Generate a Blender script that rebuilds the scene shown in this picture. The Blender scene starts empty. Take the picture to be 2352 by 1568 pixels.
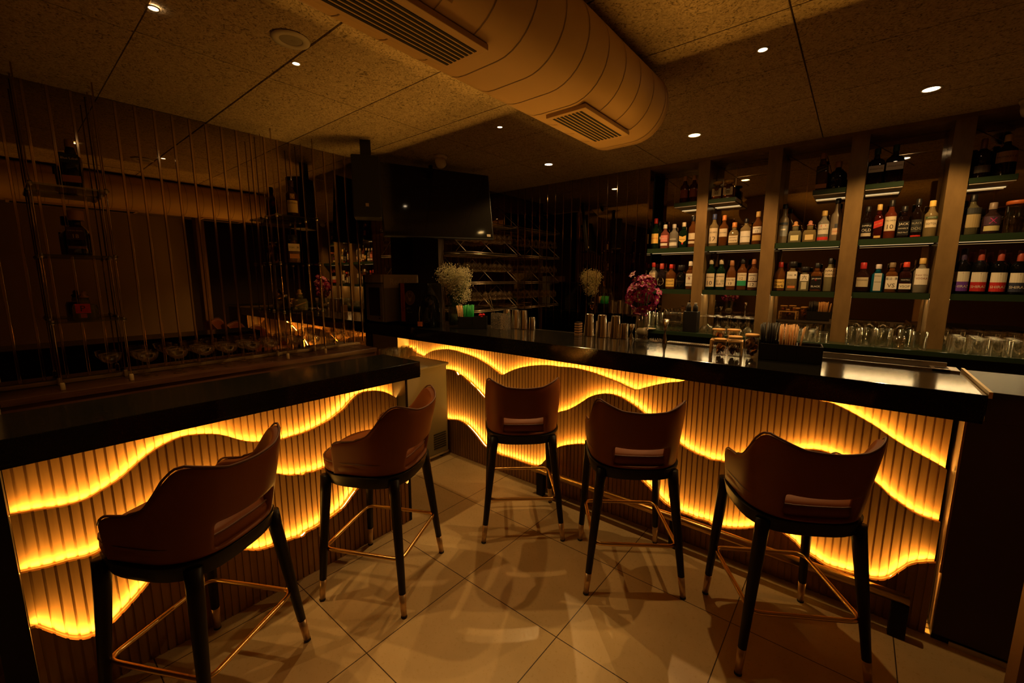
import bpy, bmesh, math, random
from mathutils import Vector, Matrix

S = bpy.context.scene
COL = S.collection
PI = math.pi
rnd = random.Random(7)

# ------------------------------------------------------------------ camera, world, exposure
CAM_H = 1.63
FPX, YAW, PITCH, ROLL = 959.84, 2.25677, -0.14893, 0.00122
def _cam_axes():
    cp, sp = math.cos(PITCH), math.sin(PITCH)
    f = Vector((math.cos(YAW) * cp, math.sin(YAW) * cp, sp))
    r = Vector((math.sin(YAW), -math.cos(YAW), 0))
    u = r.cross(f)
    c, s = math.cos(ROLL), math.sin(ROLL)
    return c * r + s * u, -s * r + c * u, f
CR, CU, CF = _cam_axes()
CPOS = Vector((0, 0, CAM_H))
cam_data = bpy.data.cameras.new('camera')
cam = bpy.data.objects.new('camera', cam_data)
COL.objects.link(cam)
cam_data.sensor_width = 36.0
cam_data.lens = FPX * 36.0 / 2352
cam_data.clip_start = 0.02
mw = Matrix((CR, CU, -CF)).transposed().to_4x4()
mw.translation = CPOS
cam.matrix_world = mw
S.camera = cam

world = bpy.data.worlds.new('world')
S.world = world
world.use_nodes = True
world.node_tree.nodes['Background'].inputs[0].default_value = (1.0, 0.6, 0.3, 1)
world.node_tree.nodes['Background'].inputs[1].default_value = 0.002

S.view_settings.view_transform = 'Standard'
S.view_settings.look = 'None'
S.view_settings.gamma = 1
S.view_settings.exposure = 0.0
S.view_settings.use_curve_mapping = False
S.cycles.max_bounces = 10
S.cycles.diffuse_bounces = 4
S.cycles.glossy_bounces = 6
S.cycles.transmission_bounces = 10
S.cycles.transparent_max_bounces = 24
S.cycles.caustics_reflective = False
S.cycles.caustics_refractive = False
S.cycles.sample_clamp_indirect = 3.0
S.cycles.use_denoising = True

LED_RGB = (1.0, 0.46, 0.065)
LED_POWER = 300.0
SPOT_RGB = (1.0, 0.58, 0.19)
SPOT_POWER = 32.0
BACK_RGB = (1.0, 0.68, 0.30)

# ------------------------------------------------------------------ measured room (metres)
CEIL = 2.7025
XM = -3.627          # mirrored left wall
YB = 4.14            # back wall (pillar fronts)
XL = -2.205          # left bar panel (front board)
YR = 2.545           # right bar panel (front board)
LZ0, LZ1 = 1.003, 1.105
RZ0, RZ1 = 1.05, 1.17
XLF, YRF = -2.125, 2.46   # counter fronts

def ray(x, y):
    return CR * ((x - 1176) / FPX) + CU * (-(y - 784) / FPX) + CF
def onz(x, y, z):
    d = ray(x, y); return CPOS + d * ((z - CAM_H) / d.z)
def onx(x, y, X):
    d = ray(x, y); return CPOS + d * (X / d.x)
def ony(x, y, Y):
    d = ray(x, y); return CPOS + d * (Y / d.y)

# ------------------------------------------------------------------ materials
MATS = {}
def mat(name, col, rough=0.5, metal=0.0, spec=0.5, trans=0.0, ior=1.45, emit=None, estr=0.0, alpha=1.0, coat=0.0, sheen=0.0):
    m = bpy.data.materials.new(name); m.use_nodes = True
    b = m.node_tree.nodes['Principled BSDF']
    b.inputs['Base Color'].default_value = (*col, 1)
    b.inputs['Roughness'].default_value = rough
    b.inputs['Metallic'].default_value = metal
    b.inputs['Specular IOR Level'].default_value = spec
    b.inputs['Transmission Weight'].default_value = trans
    b.inputs['IOR'].default_value = ior
    b.inputs['Coat Weight'].default_value = coat
    b.inputs['Sheen Weight'].default_value = sheen
    if emit:
        b.inputs['Emission Color'].default_value = (*emit, 1)
        b.inputs['Emission Strength'].default_value = estr
    MATS[name] = m
    return m
def N(m, t, **kw):
    n = m.node_tree.nodes.new(t)
    for k, v in kw.items(): setattr(n, k, v)
    return n
def L(m, a, b): m.node_tree.links.new(a, b)
def bsdf(m): return m.node_tree.nodes['Principled BSDF']
def coords(m, kind='Object', scale=(1, 1, 1)):
    t = N(m, 'ShaderNodeTexCoord'); mp = N(m, 'ShaderNodeMapping')
    mp.inputs['Scale'].default_value = scale
    L(m, t.outputs[kind], mp.inputs['Vector'])
    return mp.outputs['Vector']
def ramp(m, fac, stops):
    r = N(m, 'ShaderNodeValToRGB')
    e = r.color_ramp.elements
    while len(e) > len(stops): e.remove(e[-1])
    while len(e) < len(stops): e.new(0.5)
    for el, (p, c) in zip(e, stops):
        el.position = p; el.color = (*c, 1)
    L(m, fac, r.inputs['Fac'])
    return r.outputs['Color']
def noise(m, vec, scale, detail=4, rough=0.6):
    n = N(m, 'ShaderNodeTexNoise')
    n.inputs['Scale'].default_value = scale; n.inputs['Detail'].default_value = detail; n.inputs['Roughness'].default_value = rough
    L(m, vec, n.inputs['Vector'])
    return n.outputs['Fac']
def bump(m, h, strength=0.3, dist=0.01):
    b = N(m, 'ShaderNodeBump'); b.inputs['Strength'].default_value = strength; b.inputs['Distance'].default_value = dist
    L(m, h, b.inputs['Height']); L(m, b.outputs['Normal'], bsdf(m).inputs['Normal'])

# floor tiles: 0.6 m square, thin dark joints
m = mat('floor_tile', (0.55, 0.42, 0.27), 0.32)
v = coords(m)
sx = N(m, 'ShaderNodeSeparateXYZ'); L(m, v, sx.inputs[0])
def joint(axis, off, size=0.6, w=0.0022):
    a = N(m, 'ShaderNodeMath', operation='ADD'); a.inputs[1].default_value = off + 60; L(m, sx.outputs[axis], a.inputs[0])
    d = N(m, 'ShaderNodeMath', operation='PINGPONG'); d.inputs[1].default_value = size / 2; L(m, a.outputs[0], d.inputs[0])
    g = N(m, 'ShaderNodeMath', operation='LESS_THAN'); g.inputs[1].default_value = w; L(m, d.outputs[0], g.inputs[0])
    return g.outputs[0]
jx = joint(0, 1.518); jy = joint(1, -0.846 + 0.6)
mx = N(m, 'ShaderNodeMath', operation='MAXIMUM'); L(m, jx, mx.inputs[0]); L(m, jy, mx.inputs[1])
nz = noise(m, v, 2.2, 6); base = ramp(m, nz, [(0.3, (0.50, 0.35, 0.17)), (0.7, (0.66, 0.48, 0.25))])
nz2 = noise(m, v, 70, 3)
mix = N(m, 'ShaderNodeMix', data_type='RGBA'); L(m, mx.outputs[0], mix.inputs['Factor']); L(m, base, mix.inputs['A']); mix.inputs['B'].default_value = (0.05, 0.03, 0.015, 1)
L(m, mix.outputs['Result'], bsdf(m).inputs['Base Color'])
L(m, ramp(m, nz2, [(0.3, (0.24,) * 3), (0.7, (0.40,) * 3)]), bsdf(m).inputs['Roughness'])

# ceiling: wood-wool board, fibrous
m = mat('wood_wool', (0.4, 0.3, 0.2), 0.95, spec=0.1)
v = coords(m)
w1 = N(m, 'ShaderNodeTexNoise'); w1.inputs['Scale'].default_value = 34; w1.inputs['Detail'].default_value = 5; w1.inputs['Distortion'].default_value = 2.5
L(m, v, w1.inputs['Vector'])
w2 = noise(m, v, 150, 2)
ad = N(m, 'ShaderNodeMath', operation='MULTIPLY_ADD'); ad.inputs[1].default_value = 0.5; L(m, w2, ad.inputs[0]); L(m, w1.outputs['Fac'], ad.inputs[2])
L(m, ramp(m, ad.outputs[0], [(0.55, (0.13, 0.095, 0.055)), (0.68, (0.40, 0.31, 0.19)), (0.95, (0.58, 0.46, 0.30))]), bsdf(m).inputs['Base Color'])
bump(m, ad.outputs[0], 0.7, 0.006)

mat('joint_dark', (0.02, 0.014, 0.008), 0.9)
mat('duct_paint', (0.52, 0.34, 0.15), 0.55)
mat('duct_seam', (0.18, 0.11, 0.06), 0.6)
mat('black_slot', (0.006, 0.005, 0.004), 0.8)
mat('wall_beige', (0.46, 0.33, 0.19), 0.75)
mat('wall_end', (0.15, 0.08, 0.03), 0.7)
mat('fridge_grey', (0.13, 0.11, 0.07), 0.4)
mat('wall_brown', (0.05, 0.026, 0.014), 0.6)
mat('steel_panel', (0.42, 0.33, 0.20), 0.35, metal=0.3)

# granite
m = mat('granite', (0.012, 0.011, 0.009), 0.12, spec=0.4)
v = coords(m); n1 = noise(m, v, 260, 3, 0.7)
L(m, ramp(m, n1, [(0.52, (0.006, 0.006, 0.005)), (0.66, (0.022, 0.020, 0.016)), (0.78, (0.07, 0.06, 0.045))]), bsdf(m).inputs['Base Color'])
# slatted boards
m = mat('slat_board', (0.62, 0.40, 0.20), 0.50, metal=0.65, spec=0.5)
v = coords(m, 'Object', (9, 9, 1)); n1 = noise(m, v, 3, 5)
L(m, ramp(m, n1, [(0.3, (0.27, 0.145, 0.05)), (0.7, (0.36, 0.20, 0.075))]), bsdf(m).inputs['Base Color'])
mat('led', (0.9, 0.7, 0.3), 0.5, emit=LED_RGB, estr=LED_POWER)
mat('led_back', (0.9, 0.8, 0.5), 0.5, emit=BACK_RGB, estr=60)
mat('underside_glow', (0.8, 0.75, 0.6), 0.5, emit=BACK_RGB, estr=0.8)  # added faint glow that pales the undersides of upper and small shelves
mat('bulb', (1, 0.9, 0.7), 0.5, emit=(1.0, 0.72, 0.42), estr=30)
mat('bulb_warm', (1, 0.8, 0.5), 0.5, emit=(1.0, 0.60, 0.20), estr=30)
m = mat('leather', (0.17, 0.046, 0.011), 0.5, spec=0.25)
v = coords(m); n1 = noise(m, v, 180, 3); bump(m, n1, 0.12, 0.002)
mat('leather_trim', (0.10, 0.03, 0.012), 0.5)
mat('black_wood', (0.010, 0.007, 0.005), 0.42, spec=0.2)
mat('brass', (0.72, 0.47, 0.17), 0.28, metal=1.0)
mat('ferrule', (0.62, 0.42, 0.22), 0.35, metal=0.8)
mat('rubber', (0.008, 0.007, 0.006), 0.7)
m = mat('dark_mirror', (0.36, 0.28, 0.18), 0.015, metal=1.0)
m = mat('back_mirror', (0.42, 0.34, 0.24), 0.02, metal=1.0)
mat('mirror_strip', (0.55, 0.40, 0.22), 0.12, metal=1.0)
mat('bronze_glass', (0.10, 0.075, 0.045), 0.04, metal=1.0)
m = mat('walnut', (0.075, 0.030, 0.016), 0.28)
v = coords(m, 'Object', (14, 1.2, 14)); n1 = noise(m, v, 3, 6)
L(m, ramp(m, n1, [(0.3, (0.05, 0.018, 0.010)), (0.7, (0.11, 0.045, 0.024))]), bsdf(m).inputs['Base Color'])
mat('oak', (0.40, 0.26, 0.11), 0.5)
m = mat('pillar_veneer', (0.30, 0.19, 0.09), 0.25, spec=0.6)
v = coords(m, 'Object', (2, 2, 0.6)); n1 = noise(m, v, 6, 6)
L(m, ramp(m, n1, [(0.3, (0.17, 0.105, 0.042)), (0.7, (0.25, 0.155, 0.062))]), bsdf(m).inputs['Base Color'])
mat('green_edge', (0.022, 0.040, 0.020), 0.18, spec=0.5)
mat('shelf_white', (0.50, 0.46, 0.38), 0.6)
mat('black_gloss', (0.008, 0.007, 0.006), 0.06, spec=0.6)
mat('black_plastic', (0.010, 0.009, 0.008), 0.4)
mat('black_granite_face', (0.006, 0.006, 0.006), 0.3)
mat('steel', (0.72, 0.66, 0.58), 0.16, metal=1.0)
mat('steel_dull', (0.55, 0.48, 0.40), 0.3, metal=1.0)
mat('grey_frame', (0.30, 0.27, 0.22), 0.5)
mat('sign_white', (0.62, 0.52, 0.40), 0.5)
mat('orange_label', (0.75, 0.20, 0.03), 0.5)
mat('deep_orange', (0.45, 0.10, 0.02), 0.5)
mat('dark_green', (0.02, 0.05, 0.02), 0.6)
mat('stem_green', (0.06, 0.14, 0.03), 0.6)
mat('straw_green', (0.01, 0.30, 0.05), 0.4)
mat('straw_kraft', (0.62, 0.36, 0.15), 0.6)
mat('straw_black', (0.012, 0.010, 0.010), 0.35)
mat('red_plastic', (0.70, 0.02, 0.03), 0.3)
mat('gyp_white', (0.80, 0.74, 0.48), 0.7)
mat('petal', (0.40, 0.008, 0.17), 0.5)
mat('petal_pale', (0.72, 0.35, 0.50), 0.5)
mat('petal_cream', (0.75, 0.65, 0.30), 0.5)
mat('wood_lid', (0.72, 0.42, 0.14), 0.5)
mat('fruit_orange', (0.75, 0.27, 0.04), 0.5)
mat('fruit_dark', (0.10, 0.03, 0.03), 0.5)
mat('stone', (0.72, 0.62, 0.48), 0.6)
mat('cork', (0.42, 0.22, 0.09), 0.8)
mat('rubber_mat', (0.08, 0.05, 0.045), 0.7)
mat('white_paint', (0.55, 0.50, 0.42), 0.5)
mat('lens', (0.01, 0.01, 0.012), 0.05)

def thin_glass(name, tint, refl=0.06, edge=0.55, rough=0.02):
    m = bpy.data.materials.new(name); m.use_nodes = True
    nt = m.node_tree; nt.nodes.clear()
    o = nt.nodes.new('ShaderNodeOutputMaterial')
    t = nt.nodes.new('ShaderNodeBsdfTransparent'); t.inputs[0].default_value = (*tint, 1)
    g = nt.nodes.new('ShaderNodeBsdfGlossy'); g.inputs['Roughness'].default_value = rough; g.inputs['Color'].default_value = (1, 0.97, 0.92, 1)
    lw = nt.nodes.new('ShaderNodeLayerWeight'); lw.inputs[0].default_value = 0.35
    mr = nt.nodes.new('ShaderNodeMapRange'); mr.inputs['To Min'].default_value = refl; mr.inputs['To Max'].default_value = edge
    mx = nt.nodes.new('ShaderNodeMixShader')
    nt.links.new(lw.outputs['Facing'], mr.inputs['Value']); nt.links.new(mr.outputs['Result'], mx.inputs[0])
    nt.links.new(t.outputs[0], mx.inputs[1]); nt.links.new(g.outputs[0], mx.inputs[2]); nt.links.new(mx.outputs[0], o.inputs[0])
    MATS[name] = m
    return m
thin_glass('clear_glass', (0.95, 0.94, 0.90), 0.05, 0.6)
thin_glass('shelf_glass', (0.55, 0.62, 0.50), 0.10, 0.6)
thin_glass('acrylic', (0.80, 0.74, 0.62), 0.08, 0.5, 0.15)
_bm = {}
def liquid(col, rough=0.03):
    k = ('liq',) + tuple(col)
    if k not in _bm:
        _bm[k] = mat('bottle_glass_%d' % len(_bm), col, rough, trans=0.75, spec=0.6)
    return _bm[k]
def paint(col, rough=0.55, metal=0.0):
    k = tuple(col) + (metal,)
    if k not in _bm:
        _bm[k] = mat('print_%d' % len(_bm), col, rough, metal=metal)
    return _bm[k]

# ------------------------------------------------------------------ mesh builder
class MB:
    def __init__(s): s.v = []; s.f = []; s.m = []; s.sm = []
    def add(s, vs, fs, mi=0, smooth=False):
        o = len(s.v); s.v += [tuple(p) for p in vs]
        for f in fs: s.f.append([i + o for i in f]); s.m.append(mi); s.sm.append(smooth)
        return s
    def box(s, a, b, mi=0, M=None):
        (x0, y0, z0), (x1, y1, z1) = a, b
        vs = [Vector(p) for p in ((x0, y0, z0), (x1, y0, z0), (x1, y1, z0), (x0, y1, z0), (x0, y0, z1), (x1, y0, z1), (x1, y1, z1), (x0, y1, z1))]
        if M: vs = [M @ p for p in vs]
        return s.add(vs, [(3, 2, 1, 0), (4, 5, 6, 7), (0, 1, 5, 4), (1, 2, 6, 5), (2, 3, 7, 6), (3, 0, 4, 7)], mi)
    def lathe(s, prof, seg=24, mi=0, c=(0, 0, 0), cap=True, smooth=True, sq=None, M=None):
        """prof: list of (r, z); sq: superellipse exponent for squarish sections, with (ax, ay) scale"""
        o = []
        for r, z in prof:
            for k in range(seg):
                a = 2 * PI * k / seg
                ca, sa = math.cos(a), math.sin(a)
                if sq:
                    n, ax, ay = sq
                    d = (abs(ca) ** n + abs(sa) ** n) ** (-1 / n)
                    p = Vector((c[0] + r * d * ca * ax, c[1] + r * d * sa * ay, c[2] + z))
                else: p = Vector((c[0] + r * ca, c[1] + r * sa, c[2] + z))
                o.append(M @ p if M else p)
        fs = []
        for i in range(len(prof) - 1):
            for k in range(seg):
                k2 = (k + 1) % seg
                fs.append((i * seg + k, i * seg + k2, (i + 1) * seg + k2, (i + 1) * seg + k))
        s.add(o, fs, mi, smooth)
        if cap:
            n = len(s.v) - len(o)
            if prof[0][0] > 1e-5: s.f.append([n + k for k in range(seg)][::-1]); s.m.append(mi); s.sm.append(False)
            if prof[-1][0] > 1e-5:
                q = n + (len(prof) - 1) * seg; s.f.append([q + k for k in range(seg)]); s.m.append(mi); s.sm.append(False)
        return s
    def tube(s, pts, r, seg=10, mi=0, closed=False, cap=True, smooth=True):
        pts = [Vector(p) for p in pts]; n = len(pts)
        rs = r if isinstance(r, (list, tuple)) else [r] * n
        ts = []
        for i in range(n):
            if closed: t = pts[(i + 1) % n] - pts[i - 1]
            else: t = pts[min(i + 1, n - 1)] - pts[max(i - 1, 0)]
            ts.append(t.normalized())
        up = Vector((0, 0, 1)) if abs(ts[0].z) < 0.9 else Vector((1, 0, 0))
        nrm = (up - ts[0] * up.dot(ts[0])).normalized()
        vs = []
        for i in range(n):
            nrm = (nrm - ts[i] * nrm.dot(ts[i])).normalized()
            bn = ts[i].cross(nrm)
            for k in range(seg):
                a = 2 * PI * k / seg
                vs.append(pts[i] + (nrm * math.cos(a) + bn * math.sin(a)) * rs[i])
        fs = []
        for i in range(n if closed else n - 1):
            j = (i + 1) % n
            for k in range(seg):
                k2 = (k + 1) % seg
                fs.append((i * seg + k, i * seg + k2, j * seg + k2, j * seg + k))
        if cap and not closed:
            fs.append(tuple(range(seg))[::-1]); fs.append(tuple((n - 1) * seg + k for k in range(seg)))
        return s.add(vs, fs, mi, smooth)
    def bar(s, a, b, r, seg=8, mi=0): return s.tube([a, b], r, seg, mi)
    def build(s, name, mats, parent=None, loc=None, bevel=0, subsurf=0, label=None):
        me = bpy.data.meshes.new(name)
        me.from_pydata(s.v, [], s.f)
        for mm in (mats if isinstance(mats, (list, tuple)) else [mats]):
            me.materials.append(MATS[mm] if isinstance(mm, str) else mm)
        me.polygons.foreach_set('material_index', s.m)
        me.polygons.foreach_set('use_smooth', s.sm)
        me.update()
        o = bpy.data.objects.new(name, me); COL.objects.link(o)
        if parent: o.parent = parent
        if loc: o.location = loc
        if bevel:
            b = o.modifiers.new('bevel', 'BEVEL'); b.width = bevel; b.segments = 2; b.limit_method = 'ANGLE'
        if subsurf:
            b = o.modifiers.new('sub', 'SUBSURF'); b.levels = subsurf; b.render_levels = subsurf
        if label: o['label'] = label
        return o

def tag(o, label, cat, group=None):
    o['label'] = label; o['category'] = cat
    if group: o['group'] = group
    return o
def thing(name, label, cat, loc=(0, 0, 0), rz=0.0, group=None):
    o = bpy.data.objects.new(name, None); COL.objects.link(o)
    o.empty_display_size = 0.05
    o.location = loc; o.rotation_euler = (0, 0, rz)
    return tag(o, label, cat, group)
def struct(o, label=None):
    o['kind'] = 'structure'
    if label: o['label'] = label
    return o
def dup(root, loc, rz=None, label=None, group=None):
    r = root.copy(); COL.objects.link(r); r.location = loc
    if rz is not None: r.rotation_euler = (0, 0, rz)
    if label: r['label'] = label
    if group: r['group'] = group
    for ch in list(root.children):
        c = ch.copy(); COL.objects.link(c); c.parent = r
        for g in list(ch.children):
            d = g.copy(); COL.objects.link(d); d.parent = c
    return r
ORD = 'first second third fourth fifth sixth seventh eighth ninth tenth eleventh twelfth thirteenth fourteenth fifteenth sixteenth'.split()

_fontcache = {}
def text_mesh(txt):
    """flat text outline as (verts, faces), normalised to unit width centred on the origin"""
    if txt in _fontcache: return _fontcache[txt]
    cu = bpy.data.curves.new('txt', 'FONT'); cu.body = txt; cu.align_x = 'CENTER'; cu.align_y = 'CENTER'; cu.resolution_u = 2
    ob = bpy.data.objects.new('txt', cu)
    me = bpy.data.meshes.new_from_object(ob)
    vs = [(v.co.x, v.co.y) for v in me.vertices]; fs = [tuple(p.vertices) for p in me.polygons]
    bpy.data.objects.remove(ob); bpy.data.meshes.remove(me)
    if not vs: return ([], [])
    x0 = min(v[0] for v in vs); x1 = max(v[0] for v in vs); y0 = min(v[1] for v in vs); y1 = max(v[1] for v in vs)
    w = max(x1 - x0, 1e-6)
    vs = [((v[0] - (x0 + x1) / 2) / w, (v[1] - (y0 + y1) / 2) / w) for v in vs]
    _fontcache[txt] = (vs, fs)
    return vs, fs
def put_text(mb, txt, fn, width, mi, maxh=None, rot=0.0):
    """adds lettering to mb; fn(u, v) maps label-plane metres to a 3D point"""
    vs, fs = text_mesh(txt)
    if not vs: return
    h = max(v[1] for v in vs) - min(v[1] for v in vs)
    k = width
    if maxh and h * k > maxh: k = maxh / h
    c, s = math.cos(rot), math.sin(rot)
    mb.add([fn((v[0] * c - v[1] * s) * k, (v[0] * s + v[1] * c) * k) for v in vs], fs, mi)
# ------------------------------------------------------------------ room shell
X1, Y0 = 2.4, -2.6       # right wall, wall behind the camera
b = MB().box((-4.3, Y0 - 0.1, -0.1), (X1 + 0.1, YB + 0.5, 0.0)); struct(b.build('floor', 'floor_tile'), 'square cream floor tiles with thin dark joints')

# ceiling of boards with real dark joints
cb = MB()
jx = [-4.3, -3.63, -2.57, -1.50, -0.31, 0.76, 1.83, X1 + 0.1]
jy = [Y0 - 0.1, -2.15, -1.62, -1.09, -0.56, -0.03, 0.51, 1.055, 1.60, 2.135, 2.67, 3.20, 3.60, YB + 0.5]
for i in range(len(jx) - 1):
    for j in range(len(jy) - 1):
        g = 0.0035
        dz = 0.004 if (i, j) in ((1, 6), (2, 6)) else 0.0
        cb.box((jx[i] + g, jy[j] + g, CEIL + dz), (jx[i + 1] - g, jy[j + 1] - g, CEIL + 0.05))
cb.box((-4.3, Y0 - 0.1, CEIL + 0.02), (X1 + 0.1, YB + 0.5, CEIL + 0.1), 1)
struct(cb.build('ceiling', ['wood_wool', 'joint_dark']), 'ceiling of fibrous wood wool boards')

# left wall: dark mirror to Y 2.2, a recess, then mirror again up to the back wall
wl = MB()
wl.box((XM - 0.08, Y0, 1.0), (XM, 2.2, CEIL), 0)
wl.box((XM - 0.08, Y0, 0), (XM, 2.2, 1.0), 1)
wl.box((-4.15, 2.2, 0), (-4.07, 3.14, CEIL), 0)
wl.box((-4.15, 2.12, 0), (XM - 0.001, 2.2, CEIL), 1)
wl.box((-4.15, 3.14, 0), (XM - 0.001, 3.22, CEIL), 1)
wl.box((XM - 0.08, 3.22, 0), (XM, YB, CEIL), 0)
struct(wl.build('wall_left', ['dark_mirror', 'wall_brown']), 'dark bronze mirror wall')
for k in range(-6, 19):
    y = 0.487 + 0.0935 * k
    t = MB().box((XM, y - 0.0065, 1.035), (XM + 0.009, y + 0.0065, CEIL - 0.001))
    struct(t.build('trim_%d' % (k + 7), 'mirror_strip', bevel=0.002))

# back wall: dark glass panelling on the left, mirrored bays on the right
wb = MB()
wb.box((XM - 0.1, YB + 0.004, 0), (-1.655, YB + 0.1, CEIL), 0)
wb.box((-1.70, YB + 0.25, 0), (X1, YB + 0.33, CEIL), 1)
struct(wb.build('wall_back', ['dark_mirror', 'back_mirror']), 'mirrored back wall')
gx = []
x = -3.52
n = 40
while x < -1.66:
    t = MB().box((x - 0.003, YB - 0.002, 1.1), (x + 0.003, YB + 0.004, CEIL - 0.001)); struct(t.build('trim_%d' % n, 'mirror_strip')); n += 1; x += 0.109
hd = MB().box((-1.66, YB, 2.675), (X1, YB + 0.25, CEIL)); struct(hd.build('trim_90', 'pillar_veneer'))
# thin bevel joints of the back mirror
jt = MB()
for (xa, xb) in ((-1.655, -1.206), (-1.111, -0.664), (-0.564, -0.131), (-0.027, 0.403), (0.502, 0.96)):
    ym = YB + 0.248
    jt.box((xa, ym, 2.655), (xb, ym + 0.003, 2.66)); jt.box((xa, ym, 2.545), (xb, ym + 0.003, 2.55))
    jt.box((xa + 0.16, ym, 2.0), (xa + 0.166, ym + 0.003, 2.67))
    jt.tube([(xa + 0.02, ym, 2.66), (xa + 0.163, ym, 2.548), (xa + 0.27, ym, 2.46)], 0.0022, 4)
struct(jt.build('trim_91', 'mirror_strip'))

wr = MB()
wr.box((X1, Y0, 0), (X1 + 0.1, 2.3, CEIL), 0)
wr.box((X1, 2.3, 0), (X1 + 0.1, YB + 0.4, CEIL), 1)
struct(wr.build('wall_right', ['wall_beige', 'wall_brown']))
struct(MB().box((-4.15, Y0 - 0.1, 0), (X1 + 0.1, Y0, CEIL)).build('wall_front', 'wall_beige'))
struct(MB().box((0.535, 2.0, 0), (0.72, 2.1, CEIL)).build('trim_95', 'wall_end'), 'edge of a beige wall end at the lower right')

# ------------------------------------------------------------------ bars with wavy backlit boards
def smooth_curve(pts):
    """monotone-x cubic (Catmull-Rom) through sorted (s, z) points"""
    pts = sorted(pts)
    out = [pts[0]]
    for p in pts[1:]:
        if p[0] - out[-1][0] > 0.004: out.append(p)
    pts = out
    def f(s):
        if s <= pts[0][0]: return pts[0][1]
        if s >= pts[-1][0]: return pts[-1][1]
        lo = 0; hi = len(pts) - 1
        while hi - lo > 1:
            m_ = (lo + hi) // 2
            if pts[m_][0] <= s: lo = m_
            else: hi = m_
        p0 = pts[max(lo - 1, 0)]; p1 = pts[lo]; p2 = pts[hi]; p3 = pts[min(hi + 1, len(pts) - 1)]
        h = p2[0] - p1[0]; t = (s - p1[0]) / h
        m1 = (p2[1] - p0[1]) / (p2[0] - p0[0]) * h if p2[0] > p0[0] else 0
        m2 = (p3[1] - p1[1]) / (p3[0] - p1[0]) * h if p3[0] > p1[0] else 0
        return (2 * t**3 - 3 * t**2 + 1) * p1[1] + (t**3 - 2 * t**2 + t) * m1 + (-2 * t**3 + 3 * t**2) * p2[1] + (t**3 - t**2) * m2
    return f

def slat_layer(name, parent, s0, s1, zb, top, depth, thick, to3, pitch=0.0310, groove=0.0075, gd=0.005, phase=0.0):
    """one board of vertical slats with grooves; to3(s, d, z) -> world, d grows away from the viewer"""
    mb = MB()
    cuts = []
    k = math.floor((s0 - phase) / pitch)
    while phase + k * pitch < s1:
        a = phase + k * pitch
        cuts.append((max(a, s0), min(a + pitch - groove, s1), 0.0))
        cuts.append((max(a + pitch - groove, s0), min(a + pitch, s1), gd))
        k += 1
    prev = None
    for a, e, off in cuts:
        if e - a < 1e-5: continue
        nseg = 3 if off == 0 else 1
        for q in range(nseg):
            u = a + (e - a) * q / nseg; w = a + (e - a) * (q + 1) / nseg
            zu, zw = top(u), top(w)
            if zu <= zb + 0.002 and zw <= zb + 0.002: continue
            zu = max(zu, zb + 0.001); zw = max(zw, zb + 0.001)
            d0, d1 = depth + off, depth + thick
            mb.add([to3(u, d0, zb), to3(w, d0, zb), to3(w, d0, zw), to3(u, d0, zu), to3(u, d1, zb), to3(w, d1, zb), to3(w, d1, zw), to3(u, d1, zu)],
                   [(0, 1, 2, 3), (3, 2, 6, 7), (5, 4, 7, 6)])
            if prev is not None and abs(prev - off) > 1e-6:
                mb.add([to3(u, depth, zb), to3(u, depth + gd, zb), to3(u, depth + gd, zu), to3(u, depth, zu)], [(0, 1, 2, 3), (3, 2, 1, 0)][:1])
            prev = off
    for s in (s0, s1):
        zt = max(top(s), zb + 0.001)
        mb.add([to3(s, depth, zb), to3(s, depth + thick, zb), to3(s, depth + thick, zt), to3(s, depth, zt)], [(0, 1, 2, 3)])
    return mb.build(name, 'slat_board', parent)

def led_ribbon(parent, s0, s1, top, zmax, depth, to3, drop=0.008, w=0.007):
    runs = []; cur = []
    n = int((s1 - s0) / 0.025)
    for i in range(n + 1):
        s = s0 + (s1 - s0) * i / n
        z = top(s)
        if z < zmax: cur.append((s, z - drop))
        elif cur: runs.append(cur); cur = []
    if cur: runs.append(cur)
    mb = MB()
    for r_ in runs:
        if len(r_) < 2: continue
        vs = []; fs = []
        for s, z in r_:
            vs += [to3(s, depth, z), to3(s, depth + w, z)]
        for i in range(len(r_) - 1):
            fs.append((2 * i, 2 * i + 1, 2 * i + 3, 2 * i + 2))
        mb.add(vs, fs)
    return mb.build('led_strip', 'led', parent, label='amber light strip behind a wavy board edge')

PITCHD, BTH = 0.045, 0.018
def bar_front(parent, s0, s1, curves, ztop, to3, phase):
    prevtop = lambda s: ztop
    for i, cv in enumerate(curves + [None]):
        top = (lambda s, cv=cv: min(cv(s), ztop - 0.002)) if cv else (lambda s: ztop - 0.001)
        zb = 0.0 if i == 0 else 0.05
        slat_layer('slat_panel', parent, s0, s1, zb, top, i * PITCHD, BTH, to3, phase=phase)
        if cv: led_ribbon(parent, s0, s1, cv, ztop - 0.01, i * PITCHD + BTH + 0.002, to3)

def crop(pts, ox, oy, sc): return [(ox + x / sc, oy + y / sc) for x, y in pts]

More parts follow.
